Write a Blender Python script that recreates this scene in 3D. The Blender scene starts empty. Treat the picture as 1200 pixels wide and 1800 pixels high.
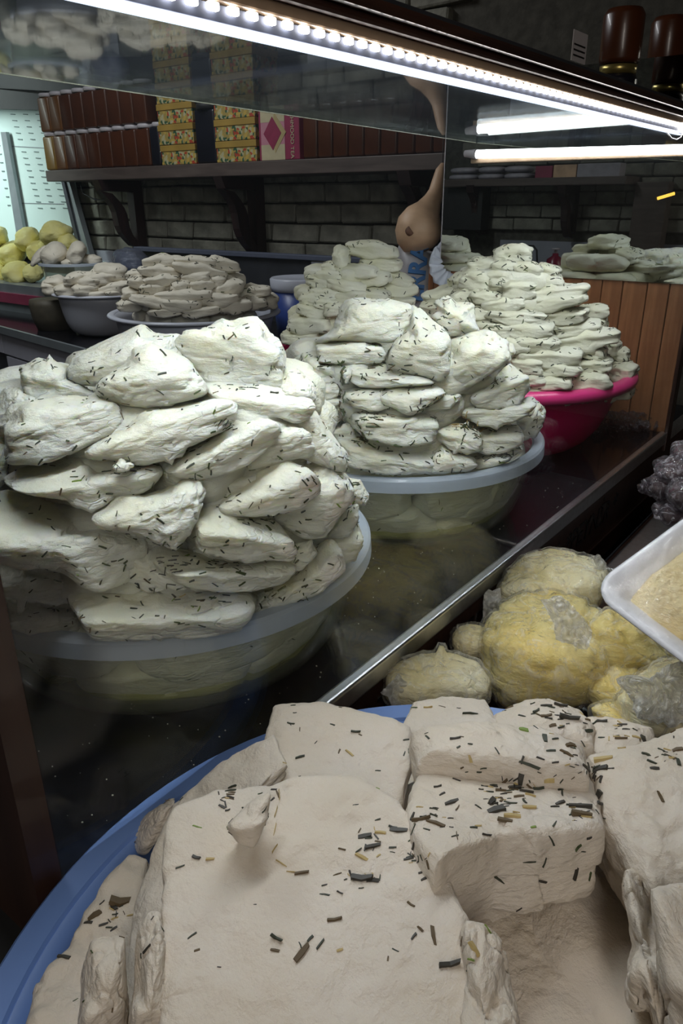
import bpy, bmesh, math, random
import numpy as np
from mathutils import Vector, Matrix
from mathutils.bvhtree import BVHTree

random.seed(7)
SC = bpy.context.scene
COL = SC.collection
rs = np.random.RandomState(11)

# ------------------------------------------------------------------ camera
F_PX = 1310.0
PITCH = math.atan(548 / 1310.0)
ROLL = math.radians(0.25)
HEAD = math.radians(37.5)
FH = np.array([math.cos(HEAD), math.sin(HEAD), 0])
RH = np.array([math.sin(HEAD), -math.cos(HEAD), 0])
ZZ = np.array([0, 0, 1.0])
CAM = np.array([0, 0, 1.385])
FW = FH * math.cos(PITCH) - ZZ * math.sin(PITCH)
UP0 = FH * math.sin(PITCH) + ZZ * math.cos(PITCH)
R2 = RH * math.cos(ROLL) - UP0 * math.sin(ROLL)
U2 = UP0 * math.cos(ROLL) + RH * math.sin(ROLL)
cd = bpy.data.cameras.new('camera')
cd.sensor_fit = 'VERTICAL'
cd.sensor_height = 36.0
cd.lens = F_PX / 1800.0 * 36.0
cd.clip_start = 0.01
cam = bpy.data.objects.new('camera', cd)
COL.objects.link(cam)
m = Matrix.Identity(4)
for i in range(3):
    m[i][0], m[i][1], m[i][2], m[i][3] = R2[i], U2[i], -FW[i], CAM[i]
cam.matrix_world = m
SC.camera = cam

# ------------------------------------------------------------------ world, light, exposure
SC.view_settings.view_transform = 'Standard'
SC.view_settings.look = 'None'
SC.view_settings.gamma = 1.0
SC.view_settings.use_curve_mapping = False
SC.view_settings.exposure = 0.0
w = bpy.data.worlds.new('world')
SC.world = w
w.use_nodes = True
w.node_tree.nodes['Background'].inputs[0].default_value = (0.5, 0.55, 0.62, 1)
w.node_tree.nodes['Background'].inputs[1].default_value = 0.10

def area(name, loc, size, power, color, direction, size_y=None, spread=180):
    l = bpy.data.lights.new(name, 'AREA')
    l.energy = power
    l.color = color
    l.shape = 'RECTANGLE'
    l.size = size
    l.size_y = size_y or size
    l.spread = math.radians(spread)
    o = bpy.data.objects.new(name, l)
    COL.objects.link(o)
    o.location = loc
    o.rotation_euler = Vector(direction).to_track_quat('-Z', 'X').to_euler()
    return o

area('shop_ceiling_light', (-0.5, -0.5, 2.70), 1.2, 5.5, (1.0, 0.90, 0.80), (0.12, 0.1, -1), 0.25)
area('heap_fill_light', (-1.25, -0.95, 2.2), 1.3, 11.5, (1.0, 0.93, 0.85), (1.6, 1.35, -1.2), 0.35)  # added fill light, unseen: brightens the heap fronts and basin walls
area('shop_ceiling_light', (1.0, 2.5, 2.70), 1.4, 22.0, (0.95, 0.97, 1.0), (0, 0, -1), 0.2)
SC.cycles.max_bounces = 9
SC.cycles.transparent_max_bounces = 16
SC.cycles.caustics_reflective = False
SC.cycles.caustics_refractive = False
SC.cycles.sample_clamp_indirect = 3.0

# ------------------------------------------------------------------ pixel geometry helpers (world points from the picture's perspective)
def ray(x, y):
    return FW + R2 * (x - 600) / F_PX + U2 * (900 - y) / F_PX
def atz(x, y, z):
    d = ray(x, y); return CAM + d * ((z - CAM[2]) / d[2])
def aty(x, y, Y):
    d = ray(x, y); return CAM + d * (Y / d[1])
def atx(x, y, X):
    d = ray(x, y); return CAM + d * (X / d[0])
XM = 1.715                                     # plane of the mirror and the wooden partition
def mir(x, y, X):
    p = atx(x, y, 2 * XM - X); return np.array([X, p[1], p[2]])
def proj(P):
    q = np.asarray(P) - CAM
    ww = q @ FW
    return 600 + F_PX * (q @ R2) / ww, 900 - F_PX * (q @ U2) / ww

# ------------------------------------------------------------------ materials
def newmat(name):
    mt = bpy.data.materials.new(name); mt.use_nodes = True
    nt = mt.node_tree
    b = nt.nodes['Principled BSDF']
    return mt, nt, b
def N(nt, t, **kw):
    n = nt.nodes.new(t)
    for k, v in kw.items():
        if hasattr(n, k): setattr(n, k, v)
        else: n.inputs[k].default_value = v
    return n
def c4(c): return (c[0], c[1], c[2], 1)
def ramp(nt, fac, stops):
    r = nt.nodes.new('ShaderNodeValToRGB')
    e = r.color_ramp.elements
    e[0].position, e[0].color = stops[0][0], c4(stops[0][1])
    e[1].position, e[1].color = stops[-1][0], c4(stops[-1][1])
    for p, c in stops[1:-1]:
        k = e.new(p); k.color = c4(c)
    nt.links.new(fac, r.inputs[0])
    return r
def simple(name, col, rough=0.5, metal=0.0, var=0.12, scale=30, bump=0.0, spec=0.5, bscale=None, coat=0.0):
    mt, nt, b = newmat(name)
    tc = N(nt, 'ShaderNodeTexCoord')
    n = N(nt, 'ShaderNodeTexNoise'); n.inputs['Scale'].default_value = scale; n.inputs['Detail'].default_value = 4
    nt.links.new(tc.outputs['Object'], n.inputs['Vector'])
    lo = tuple(max(0, v * (1 - var)) for v in col); hi = tuple(min(1, v * (1 + var)) for v in col)
    r = ramp(nt, n.outputs['Fac'], [(0.3, lo), (0.7, hi)])
    nt.links.new(r.outputs[0], b.inputs['Base Color'])
    b.inputs['Roughness'].default_value = rough
    b.inputs['Metallic'].default_value = metal
    b.inputs['Specular IOR Level'].default_value = spec
    b.inputs['Coat Weight'].default_value = coat
    if bump:
        n2 = N(nt, 'ShaderNodeTexNoise'); n2.inputs['Scale'].default_value = bscale or scale * 3; n2.inputs['Detail'].default_value = 5
        nt.links.new(tc.outputs['Object'], n2.inputs['Vector'])
        bp = N(nt, 'ShaderNodeBump'); bp.inputs['Strength'].default_value = bump; bp.inputs['Distance'].default_value = 0.004
        nt.links.new(n2.outputs['Fac'], bp.inputs['Height']); nt.links.new(bp.outputs[0], b.inputs['Normal'])
    return mt
def emis(name, col, s):
    mt, nt, b = newmat(name)
    b.inputs['Base Color'].default_value = c4(col)
    b.inputs['Emission Color'].default_value = c4(col)
    b.inputs['Emission Strength'].default_value = s
    return mt
def cheese_mat(name, a, bcol, rough=0.5, pits=0.5, sss=0.12, bumpd=0.0022, sc=1.0):
    mt, nt, b = newmat(name)
    tc = N(nt, 'ShaderNodeTexCoord'); L = nt.links.new
    n = N(nt, 'ShaderNodeTexNoise'); n.inputs['Scale'].default_value = 9; n.inputs['Detail'].default_value = 3
    L(tc.outputs['Object'], n.inputs['Vector'])
    r = ramp(nt, n.outputs['Fac'], [(0.35, bcol), (0.62, a)])
    L(r.outputs[0], b.inputs['Base Color'])
    b.inputs['Roughness'].default_value = rough
    b.inputs['Specular IOR Level'].default_value = 0.35
    b.inputs['Subsurface Weight'].default_value = sss
    b.inputs['Subsurface Radius'].default_value = (1.0, 0.8, 0.45)
    b.inputs['Subsurface Scale'].default_value = 0.014 if sss > 0.2 else 0.006
    mp = N(nt, 'ShaderNodeMapping'); mp.inputs['Scale'].default_value = (1, 1, 2.6)
    L(tc.outputs['Object'], mp.inputs[0])
    n1 = N(nt, 'ShaderNodeTexNoise'); n1.inputs['Scale'].default_value = 55 * sc; n1.inputs['Detail'].default_value = 6; n1.inputs['Roughness'].default_value = 0.62
    L(mp.outputs[0], n1.inputs['Vector'])
    v = N(nt, 'ShaderNodeTexVoronoi'); v.feature = 'DISTANCE_TO_EDGE'; v.inputs['Scale'].default_value = 24 * sc
    n3 = N(nt, 'ShaderNodeTexNoise'); n3.inputs['Scale'].default_value = 20 * sc
    L(mp.outputs[0], n3.inputs['Vector'])
    mx = N(nt, 'ShaderNodeMix', data_type='VECTOR'); mx.inputs[0].default_value = 0.12
    L(mp.outputs[0], mx.inputs[4]); L(n3.outputs['Color'], mx.inputs[5]); L(mx.outputs[1], v.inputs['Vector'])
    cr = N(nt, 'ShaderNodeMapRange'); cr.inputs[1].default_value = 0; cr.inputs[2].default_value = 0.06; cr.inputs[3].default_value = 0; cr.inputs[4].default_value = 1
    L(v.outputs['Distance'], cr.inputs[0])
    n4 = N(nt, 'ShaderNodeTexNoise'); n4.inputs['Scale'].default_value = 13
    L(tc.outputs['Object'], n4.inputs['Vector'])
    gate = N(nt, 'ShaderNodeMapRange'); gate.inputs[1].default_value = 0.5; gate.inputs[2].default_value = 0.62; gate.inputs[3].default_value = 1; gate.inputs[4].default_value = 0
    L(n4.outputs['Fac'], gate.inputs[0])
    mxx = N(nt, 'ShaderNodeMath', operation='MAXIMUM'); L(cr.outputs[0], mxx.inputs[0]); L(gate.outputs[0], mxx.inputs[1])
    ml = N(nt, 'ShaderNodeMath', operation='MULTIPLY'); ml.inputs[1].default_value = pits * 0.25; L(mxx.outputs[0], ml.inputs[0])
    ad = N(nt, 'ShaderNodeMath', operation='ADD'); L(ml.outputs[0], ad.inputs[0]); L(n1.outputs['Fac'], ad.inputs[1])
    bp = N(nt, 'ShaderNodeBump'); bp.inputs['Strength'].default_value = 0.75; bp.inputs['Distance'].default_value = bumpd * 2
    L(ad.outputs[0], bp.inputs['Height']); L(bp.outputs[0], b.inputs['Normal'])
    return mt
def glass_mat(name, tint=(1, 1, 1), refl=1.0, ior=1.45, haze=0.0, hcol=(0.8, 0.85, 0.9), rough=0.01, wrinkle=0.0, wscale=40, highlight_streak=0.0):
    mt, nt, b = newmat(name); L = nt.links.new
    out = nt.nodes['Material Output']; nt.nodes.remove(b)
    tr = N(nt, 'ShaderNodeBsdfTransparent'); tr.inputs[0].default_value = c4(tint)
    gl = N(nt, 'ShaderNodeBsdfGlossy'); gl.inputs['Roughness'].default_value = rough; gl.inputs[0].default_value = (refl, refl, refl, 1)
    fr = N(nt, 'ShaderNodeFresnel')
    gm = N(nt, 'ShaderNodeNewGeometry'); im = N(nt, 'ShaderNodeMapRange'); im.inputs[3].default_value = ior; im.inputs[4].default_value = 1 / ior
    L(gm.outputs['Backfacing'], im.inputs[0]); L(im.outputs[0], fr.inputs[0])     # the same reflectance from both faces of a thin sheet
    mix = N(nt, 'ShaderNodeMixShader'); L(fr.outputs[0], mix.inputs[0]); L(tr.outputs[0], mix.inputs[1]); L(gl.outputs[0], mix.inputs[2])
    last = mix
    if wrinkle:
        tc = N(nt, 'ShaderNodeTexCoord'); n = N(nt, 'ShaderNodeTexNoise'); n.inputs['Scale'].default_value = wscale; n.inputs['Detail'].default_value = 5; n.inputs['Distortion'].default_value = 1.5
        L(tc.outputs['Object'], n.inputs['Vector'])
        bp = N(nt, 'ShaderNodeBump'); bp.inputs['Strength'].default_value = wrinkle; bp.inputs['Distance'].default_value = 0.01
        L(n.outputs['Fac'], bp.inputs['Height']); L(bp.outputs[0], gl.inputs['Normal']); L(bp.outputs[0], fr.inputs['Normal'])
    if haze:
        df = N(nt, 'ShaderNodeBsdfDiffuse'); df.inputs[0].default_value = c4(hcol)
        tl = N(nt, 'ShaderNodeBsdfTranslucent'); tl.inputs[0].default_value = c4(hcol)
        m0 = N(nt, 'ShaderNodeMixShader'); m0.inputs[0].default_value = 0.45; L(df.outputs[0], m0.inputs[1]); L(tl.outputs[0], m0.inputs[2])
        m2 = N(nt, 'ShaderNodeMixShader'); m2.inputs[0].default_value = haze
        if highlight_streak:  # white haze streaks painted in for highlights on crinkled film
            tc2 = N(nt, 'ShaderNodeTexCoord'); n5 = N(nt, 'ShaderNodeTexNoise'); n5.inputs['Scale'].default_value = wscale * 0.8; n5.inputs['Detail'].default_value = 6; n5.inputs['Distortion'].default_value = 2.5
            L(tc2.outputs['Object'], n5.inputs['Vector'])
            mr = N(nt, 'ShaderNodeMapRange'); mr.inputs[1].default_value = 0.48; mr.inputs[2].default_value = 0.72; mr.inputs[3].default_value = haze; mr.inputs[4].default_value = haze + highlight_streak
            L(n5.outputs['Fac'], mr.inputs[0]); L(mr.outputs[0], m2.inputs[0])
        L(last.outputs[0], m2.inputs[1]); L(m0.outputs[0], m2.inputs[2]); last = m2
    L(last.outputs[0], out.inputs['Surface'])
    return mt
def wood_mat(name, dark, light, rough=0.35, stretch=(14, 14, 1.2), coat=0.3, scale=3.0):
    mt, nt, b = newmat(name); L = nt.links.new
    tc = N(nt, 'ShaderNodeTexCoord'); mp = N(nt, 'ShaderNodeMapping'); mp.inputs['Scale'].default_value = stretch
    L(tc.outputs['Object'], mp.inputs[0])
    n = N(nt, 'ShaderNodeTexNoise'); n.inputs['Scale'].default_value = scale; n.inputs['Detail'].default_value = 7; n.inputs['Distortion'].default_value = 0.8
    L(mp.outputs[0], n.inputs['Vector'])
    r = ramp(nt, n.outputs['Fac'], [(0.3, dark), (0.5, tuple((x + y) / 2 for x, y in zip(dark, light))), (0.7, light)])
    L(r.outputs[0], b.inputs['Base Color'])
    b.inputs['Roughness'].default_value = rough; b.inputs['Coat Weight'].default_value = coat
    return mt
M = {}
M['cheese'] = cheese_mat('fresh_cheese', (0.84, 0.84, 0.76), (0.80, 0.78, 0.62), 0.5, 1.0, 0.35, 0.0034)
M['cheese_far'] = cheese_mat('fresh_cheese_distant', (0.82, 0.81, 0.68), (0.77, 0.75, 0.54), 0.55, 0.5, 0.0, 0.0018)
M['cheese_dull'] = cheese_mat('aged_cheese', (0.76, 0.71, 0.60), (0.66, 0.61, 0.50), 0.6, 0.5, 0.0, 0.0018)
M['cheese_front'] = cheese_mat('pressed_cheese', (0.74, 0.67, 0.58), (0.69, 0.61, 0.50), 0.5, 0.25, 0.10, 0.0034, 0.9)
M['herb_dark'] = simple('herb_dark', (0.040, 0.048, 0.030), 0.6, var=0.5, scale=300)
M['herb_green'] = simple('herb_green', (0.06, 0.085, 0.03), 0.6, var=0.5, scale=300)
M['herb_bright'] = simple('herb_bright_green', (0.20, 0.30, 0.06), 0.6, var=0.3, scale=300)
M['herb_brown'] = simple('herb_brown', (0.11, 0.075, 0.035), 0.6, var=0.5, scale=300)
M['herb_straw'] = simple('herb_straw', (0.50, 0.38, 0.16), 0.6, var=0.3, scale=300)
M['herb_black'] = simple('herb_black', (0.040, 0.036, 0.028), 0.5, var=0.5, scale=300)
M['clear_plastic'] = glass_mat('clear_basin_plastic', (0.975, 0.98, 0.94), 1.0, 1.3, 0.09, (0.80, 0.84, 0.74), 0.08)
M['clear_rim'] = glass_mat('frosted_rim_plastic', (0.93, 0.96, 1.0), 1.0, 1.5, 0.62, (0.80, 0.87, 0.97), 0.12)
M['whey'] = glass_mat('yellow_whey', (0.88, 0.88, 0.50), 1.0, 1.2, 0.18, (0.80, 0.80, 0.34), 0.05)
M['pink'] = simple('pink_plastic', (0.72, 0.045, 0.22), 0.3, var=0.05, scale=6)
M['pink_body'] = glass_mat('pink_translucent_plastic', (0.85, 0.10, 0.25), 1.0, 1.45, 0.85, (0.80, 0.03, 0.22), 0.15)
M['blue'] = simple('blue_plastic', (0.16, 0.28, 0.62), 0.38, var=0.06, scale=8)
M['white_plastic'] = simple('white_plastic', (0.50, 0.52, 0.60), 0.35, var=0.04, scale=10)
M['granite'] = simple('black_worktop', (0.010, 0.010, 0.013), 0.11, var=0.5, scale=60, spec=0.6)
M['steel'] = simple('brushed_steel', (0.80, 0.81, 0.84), 0.36, 1.0, 0.08, 90)
M['alu'] = simple('aluminium', (0.11, 0.125, 0.18), 0.55, 0.2, 0.05, 50)
M['dark_steel'] = simple('dark_steel', (0.08, 0.085, 0.10), 0.4, 0.6, 0.15, 12)
M['glass'] = glass_mat('clear_glass', (0.96, 0.975, 0.97), 1.0, 1.3, 0.004, (0.6, 0.7, 0.8))
M['glass_top'] = glass_mat('hazy_shelf_glass', (0.86, 0.9, 0.92), 1.0, 1.62, 0.03, (0.5, 0.58, 0.75), 0.03)  # thin bluish diffuse haze mixed into the sheet
M['glass_edge'] = simple('polished_glass_edge', (0.55, 0.56, 0.42), 0.25, var=0.2, scale=80)
M['wood'] = wood_mat('varnished_pine', (0.24, 0.095, 0.04), (0.44, 0.20, 0.09))
M['wood_dark'] = wood_mat('dark_stained_wood', (0.022, 0.009, 0.007), (0.05, 0.022, 0.015), 0.4, (2, 14, 14))
M['wood_bracket'] = wood_mat('blackened_wood', (0.012, 0.007, 0.007), (0.03, 0.013, 0.013), 0.55, coat=0.0)
M['wood_shelf'] = wood_mat('grey_brown_shelf_board', (0.065, 0.047, 0.042), (0.115, 0.088, 0.077), 0.55, (8, 1.2, 10), 0.0)
M['wood_side'] = wood_mat('dark_side_board', (0.024, 0.010, 0.007), (0.045, 0.020, 0.013), 0.5)
M['letter'] = simple('black_lettering', (0.006, 0.005, 0.005), 0.45, var=0.1)
M['brick'] = simple('painted_brick', (0.20, 0.195, 0.16), 0.85, var=0.35, scale=14, bump=0.9, bscale=60)
M['mortar'] = simple('dark_mortar', (0.07, 0.067, 0.055), 0.95, var=0.3, scale=30, bump=0.5)
M['white_wall'] = simple('whitewashed_wall', (0.30, 0.31, 0.36), 0.8, var=0.08, scale=6)
M['room'] = simple('dark_room_paint', (0.07, 0.065, 0.07), 0.9, var=0.2, scale=3)
M['floor'] = simple('dark_floor_tiles', (0.04, 0.038, 0.04), 0.5, var=0.2, scale=8)
M['butter'] = cheese_mat('butter', (0.92, 0.80, 0.38), (0.86, 0.66, 0.18), 0.4, 0.8, 0.15, 0.0030, 0.8)
M['butter_pale'] = cheese_mat('pale_butter', (0.93, 0.86, 0.60), (0.90, 0.77, 0.38), 0.4, 0.8, 0.1, 0.003, 0.8)
M['butter_far'] = cheese_mat('fresh_butter', (0.82, 0.78, 0.36), (0.75, 0.68, 0.22), 0.6, 0.8, 0.0, 0.003, 0.5)
M['film'] = glass_mat('cling_film', (0.99, 0.99, 0.98), 1.0, 1.4, 0.06, (1.0, 0.99, 0.93), 0.16, 1.0, 38, 0.55)
M['film_ear'] = glass_mat('crumpled_plastic_film', (0.97, 0.97, 0.96), 1.0, 1.6, 0.35, (1.0, 1.0, 0.98), 0.18, 1.0, 50, 0.6)
M['film_dark'] = glass_mat('smoky_bag_film', (0.75, 0.72, 0.75), 1.0, 1.9, 0.06, (0.8, 0.76, 0.82), 0.10, 1.0, 60, 0.5)
M['foam'] = simple('white_foam', (0.72, 0.73, 0.78), 0.4, var=0.03, scale=40, bump=0.15, bscale=300)
M['cream'] = cheese_mat('crumbly_cream', (0.94, 0.78, 0.44), (0.88, 0.66, 0.28), 0.6, 0.2, 0.1, 0.003, 3.0)
M['lid_white'] = simple('white_lid', (0.50, 0.47, 0.50), 0.5, var=0.05)
M['honey'] = simple('amber_honey', (0.075, 0.022, 0.008), 0.3, var=0.3, scale=8, coat=0.15)
M['honey_lit'] = simple('lit_amber_honey', (0.15, 0.06, 0.015), 0.3, var=0.2, scale=8, coat=0.15)  # brighter copy of the amber honey, cooler light put into the colour
M['honey_gold'] = simple('golden_honey', (0.26, 0.15, 0.03), 0.3, var=0.2, scale=8, coat=0.15)
M['syrup'] = simple('black_syrup', (0.010, 0.010, 0.016), 0.3, var=0.3, scale=8, coat=0.15)
M['yellow_card'] = simple('yellow_card', (0.36, 0.23, 0.045), 0.6, var=0.15, scale=12)
M['magenta_card'] = simple('magenta_card', (0.26, 0.030, 0.075), 0.5, var=0.1)
M['cream_card'] = simple('cream_card', (0.50, 0.44, 0.28), 0.5, var=0.08)
M['gold_ink'] = simple('gold_ink', (0.42, 0.33, 0.16), 0.5, var=0.05)
M['pink_ink'] = simple('pale_pink_ink', (0.50, 0.22, 0.28), 0.5, var=0.05)
M['blue_ink'] = simple('blue_ink', (0.03, 0.14, 0.36), 0.5, var=0.05)
M['gourd'] = simple('dried_gourd', (0.62, 0.40, 0.25), 0.5, var=0.25, scale=18, bump=0.15)
M['pot'] = simple('dull_pot', (0.075, 0.065, 0.045), 0.6, var=0.2)
M['gourd_dark'] = simple('gourd_scar', (0.16, 0.075, 0.045), 0.7, var=0.3, scale=40)
M['sack'] = simple('white_sack', (0.44, 0.42, 0.44), 0.5, var=0.06, scale=9, bump=0.5, bscale=25)
M['ruffle'] = simple('white_frill', (0.55, 0.58, 0.66), 0.5, var=0.1, scale=40)
M['bucket_blue'] = simple('bucket_blue', (0.03, 0.06, 0.24), 0.35, var=0.15, scale=10)
M['cabinet'] = simple('white_drawer_front', (0.50, 0.50, 0.58), 0.5, var=0.05)
M['black'] = simple('matt_black', (0.012, 0.012, 0.013), 0.6, var=0.2)
M['lid_gold'] = simple('gold_lid', (0.45, 0.36, 0.12), 0.3, 0.8, 0.1, 20)
M['paper'] = simple('price_paper', (0.45, 0.42, 0.42), 0.7, var=0.05)
M['soap'] = simple('red_soap', (0.22, 0.02, 0.05), 0.25, var=0.1)
M['bag_white'] = simple('white_bagged_goods', (0.34, 0.32, 0.36), 0.5, var=0.15, scale=20, bump=0.3)
M['plum'] = simple('dark_dried_plum', (0.06, 0.025, 0.03), 0.35, var=0.4, scale=60, bump=0.4)
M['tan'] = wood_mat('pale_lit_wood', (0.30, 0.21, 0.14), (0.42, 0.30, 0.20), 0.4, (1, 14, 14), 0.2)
M['crumb'] = simple('cheese_crumb', (0.6, 0.58, 0.48), 0.7)
mt, nt, b = newmat('mirror_silver'); b.inputs['Metallic'].default_value = 1; b.inputs['Roughness'].default_value = 0.0; b.inputs['Base Color'].default_value = (0.78, 0.82, 0.80, 1); M['mirror'] = mt
M['tube'] = emis('tube_light', (0.93, 0.97, 1.0), 9.0)
M['chip'] = emis('led_chip', (1.0, 0.97, 0.93), 12.0)
M['led_line'] = emis('led_glint', (0.72, 0.82, 1.0), 1.5)  # glow painted in for LED light caught on the glass edge
M['amber'] = emis('amber_lamp', (1.0, 0.55, 0.08), 2.5)
M['cool_panel'] = simple('pale_perforated_panel', (0.50, 0.62, 0.60), 0.5, var=0.03, scale=5)
M['cool_slot'] = simple('panel_slot', (0.10, 0.14, 0.14), 0.7, var=0.1)
M['frame_grey'] = simple('grey_frame', (0.26, 0.29, 0.31), 0.4, 0.4, 0.08, 20)
# print of small fruit pictures on the yellow boxes
mt, nt, b = newmat('fruit_print'); L = nt.links.new
tc = N(nt, 'ShaderNodeTexCoord'); v = N(nt, 'ShaderNodeTexVoronoi'); v.inputs['Scale'].default_value = 60; v.inputs['Randomness'].default_value = 1
L(tc.outputs['Object'], v.inputs['Vector']); sp = N(nt, 'ShaderNodeSeparateColor'); L(v.outputs['Color'], sp.inputs[0])
r = ramp(nt, sp.outputs[0], [(0.0, (0.36, 0.27, 0.08)), (0.3, (0.45, 0.42, 0.25)), (0.5, (0.04, 0.10, 0.05)), (0.65, (0.5, 0.35, 0.08)), (0.85, (0.40, 0.06, 0.03)), (1.0, (0.05, 0.08, 0.16))])
r.color_ramp.interpolation = 'CONSTANT'
L(r.outputs[0], b.inputs['Base Color']); b.inputs['Roughness'].default_value = 0.5; M['print'] = mt; v.inputs['Scale'].default_value = 85

# ------------------------------------------------------------------ object helpers
def link_mesh(name, verts, faces, mat, parent=None, loc=None, smooth=False, mats=None, midx=None):
    me = bpy.data.meshes.new(name)
    V = np.asarray(verts, dtype=float)
    if loc is None: loc = np.zeros(3)
    me.from_pydata((V - np.asarray(loc)).tolist() if not isinstance(V, list) else V, [], [list(map(int, f)) for f in faces])
    for q in (mats or [mat]): me.materials.append(q)
    if midx is not None: me.polygons.foreach_set('material_index', midx)
    if smooth: me.polygons.foreach_set('use_smooth', [True] * len(me.polygons))
    me.update()
    o = bpy.data.objects.new(name, me); COL.objects.link(o)
    if parent is not None:
        o.parent = parent
        o.location = Vector(loc) - parent_world(parent)
    else:
        o.location = Vector(loc)
    return o
PW = {}
def parent_world(p):
    v = Vector(p.location)
    while p.parent is not None:
        p = p.parent; v = v + Vector(p.location)
    return v
def thing(name, loc, label, cat, group=None, kind=None):
    o = bpy.data.objects.new(name, None); COL.objects.link(o); o.location = Vector(loc); o.empty_display_size = 0.05
    tag(o, label, cat, group, kind); return o
def tag(o, label=None, cat=None, group=None, kind=None):
    if label: o['label'] = label
    if cat: o['category'] = cat
    if group: o['group'] = group
    if kind: o['kind'] = kind
    return o
def box_mesh(lo, hi, bev=0.0, seg=2):
    bm = bmesh.new(); bmesh.ops.create_cube(bm, size=1)
    lo, hi = np.array(lo, float), np.array(hi, float)
    for v_ in bm.verts:
        v_.co = Vector([(lo[i] + hi[i]) / 2 + v_.co[i] * (hi[i] - lo[i]) for i in range(3)])
    if bev: bmesh.ops.bevel(bm, geom=bm.edges[:], offset=bev, segments=seg, affect='EDGES', profile=0.5)
    return bm
def bm_obj(name, bm, mat, parent=None, loc=None, smooth=False):
    V = [list(v_.co) for v_ in bm.verts]; bm.verts.index_update()
    Fc = [[v_.index for v_ in f.verts] for f in bm.faces]; bm.free()
    V = np.array(V)
    if loc is None:
        loc = np.array([(V[:, 0].min() + V[:, 0].max()) / 2, (V[:, 1].min() + V[:, 1].max()) / 2, V[:, 2].min()])
    return link_mesh(name, V, Fc, mat, parent, loc, smooth)
def box(name, lo, hi, mat, parent=None, bev=0.0, loc=None):
    return bm_obj(name, box_mesh(lo, hi, bev), mat, parent, loc)
def prism(name, pts, direction, mat, parent=None, loc=None):
    """pts: 3-D polygon, pushed by direction"""
    P = [np.array(p, float) for p in pts]; n = len(P); d = np.array(direction, float)
    V = P + [p + d for p in P]
    Fc = [list(range(n))[::-1], list(range(n, 2 * n))] + [[i, (i + 1) % n, n + (i + 1) % n, n + i] for i in range(n)]
    V = np.array(V)
    if loc is None: loc = V.mean(0)
    o = link_mesh(name, V, Fc, mat, parent, loc)
    bm = bmesh.new(); bm.from_mesh(o.data); bmesh.ops.recalc_face_normals(bm, faces=bm.faces[:]); bm.to_mesh(o.data); bm.free()
    return o
def lathe(name, prof, c, mat, parent=None, seg=64, smooth=True, closed=False, squash=None):
    """prof: list of (r,z)"""
    V, Fc = [], []
    for (r_, z_) in prof:
        for k in range(seg):
            t = 2 * math.pi * k / seg
            V.append([c[0] + r_ * math.cos(t), c[1] + r_ * math.sin(t), z_])
    n = len(prof)
    rng = range(n if closed else n - 1)
    for i in rng:
        j = (i + 1) % n
        for k in range(seg):
            Fc.append([i * seg + k, i * seg + (k + 1) % seg, j * seg + (k + 1) % seg, j * seg + k])
    if not closed:
        if prof[0][0] > 1e-6: Fc.append(list(range(seg))[::-1])
        if prof[-1][0] > 1e-6: Fc.append([(n - 1) * seg + k for k in range(seg)])
    zmin = min(p[1] for p in prof)
    return link_mesh(name, V, Fc, mat, parent, np.array([c[0], c[1], zmin]), smooth)
def tube(name, pts, rad, mat, parent=None, seg=12, smooth=True):
    P = [Vector(p) for p in pts]; n = len(P)
    if not hasattr(rad, '__len__'): rad = [rad] * n
    V, Fc = [], []; prev = None
    for i, p in enumerate(P):
        t = (P[min(i + 1, n - 1)] - P[max(i - 1, 0)]).normalized()
        a = prev if prev is not None else (Vector((0, 0, 1)) if abs(t.z) < 0.9 else Vector((1, 0, 0)))
        s = t.cross(a).normalized(); u = s.cross(t).normalized(); prev = u
        for k in range(seg):
            g = 2 * math.pi * k / seg
            V.append(list(p + (s * math.cos(g) + u * math.sin(g)) * rad[i]))
    for i in range(n - 1):
        for k in range(seg):
            Fc.append([i * seg + k, i * seg + (k + 1) % seg, (i + 1) * seg + (k + 1) % seg, (i + 1) * seg + k])
    Fc.append(list(range(seg))[::-1]); Fc.append([(n - 1) * seg + k for k in range(seg)])
    V = np.array(V)
    return link_mesh(name, V, Fc, mat, parent, V.mean(0), smooth)
def text(name, s, size, origin, xdir, ydir, mat, parent, depth=0.001, shear=0.0, align='LEFT'):
    cu = bpy.data.curves.new(name, 'FONT'); cu.body = s; cu.size = size; cu.extrude = depth; cu.shear = shear; cu.align_x = align
    cu.materials.append(mat)
    o = bpy.data.objects.new(name, cu); COL.objects.link(o)
    X = Vector(xdir).normalized(); Y = Vector(ydir).normalized(); Z = X.cross(Y)
    R = Matrix((X, Y, Z)).transposed().to_4x4()
    o.rotation_euler = R.to_euler()
    o.parent = parent
    o.location = Vector(origin) - parent_world(parent)
    return o

# ------------------------------------------------------------------ noise
LAT = rs.rand(48, 48, 48) * 2 - 1
def vnoise(P):
    P = P + 1000.0
    i = np.floor(P).astype(int); f = P - i; f = f * f * (3 - 2 * f); i %= 47
    x, y, z = i.T; a, b_, c = f.T
    def g(dx, dy, dz): return LAT[x + dx, y + dy, z + dz]
    return ((g(0,0,0)*(1-a)+g(1,0,0)*a)*(1-b_)+(g(0,1,0)*(1-a)+g(1,1,0)*a)*b_)*(1-c) + ((g(0,0,1)*(1-a)+g(1,0,1)*a)*(1-b_)+(g(0,1,1)*(1-a)+g(1,1,1)*a)*b_)*c
def fbm(P, o=3):
    s = 0; a = 1.0
    for k in range(o):
        s = s + a * vnoise(P * (2 ** k) + 7.3 * k); a *= 0.5
    return s

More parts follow.
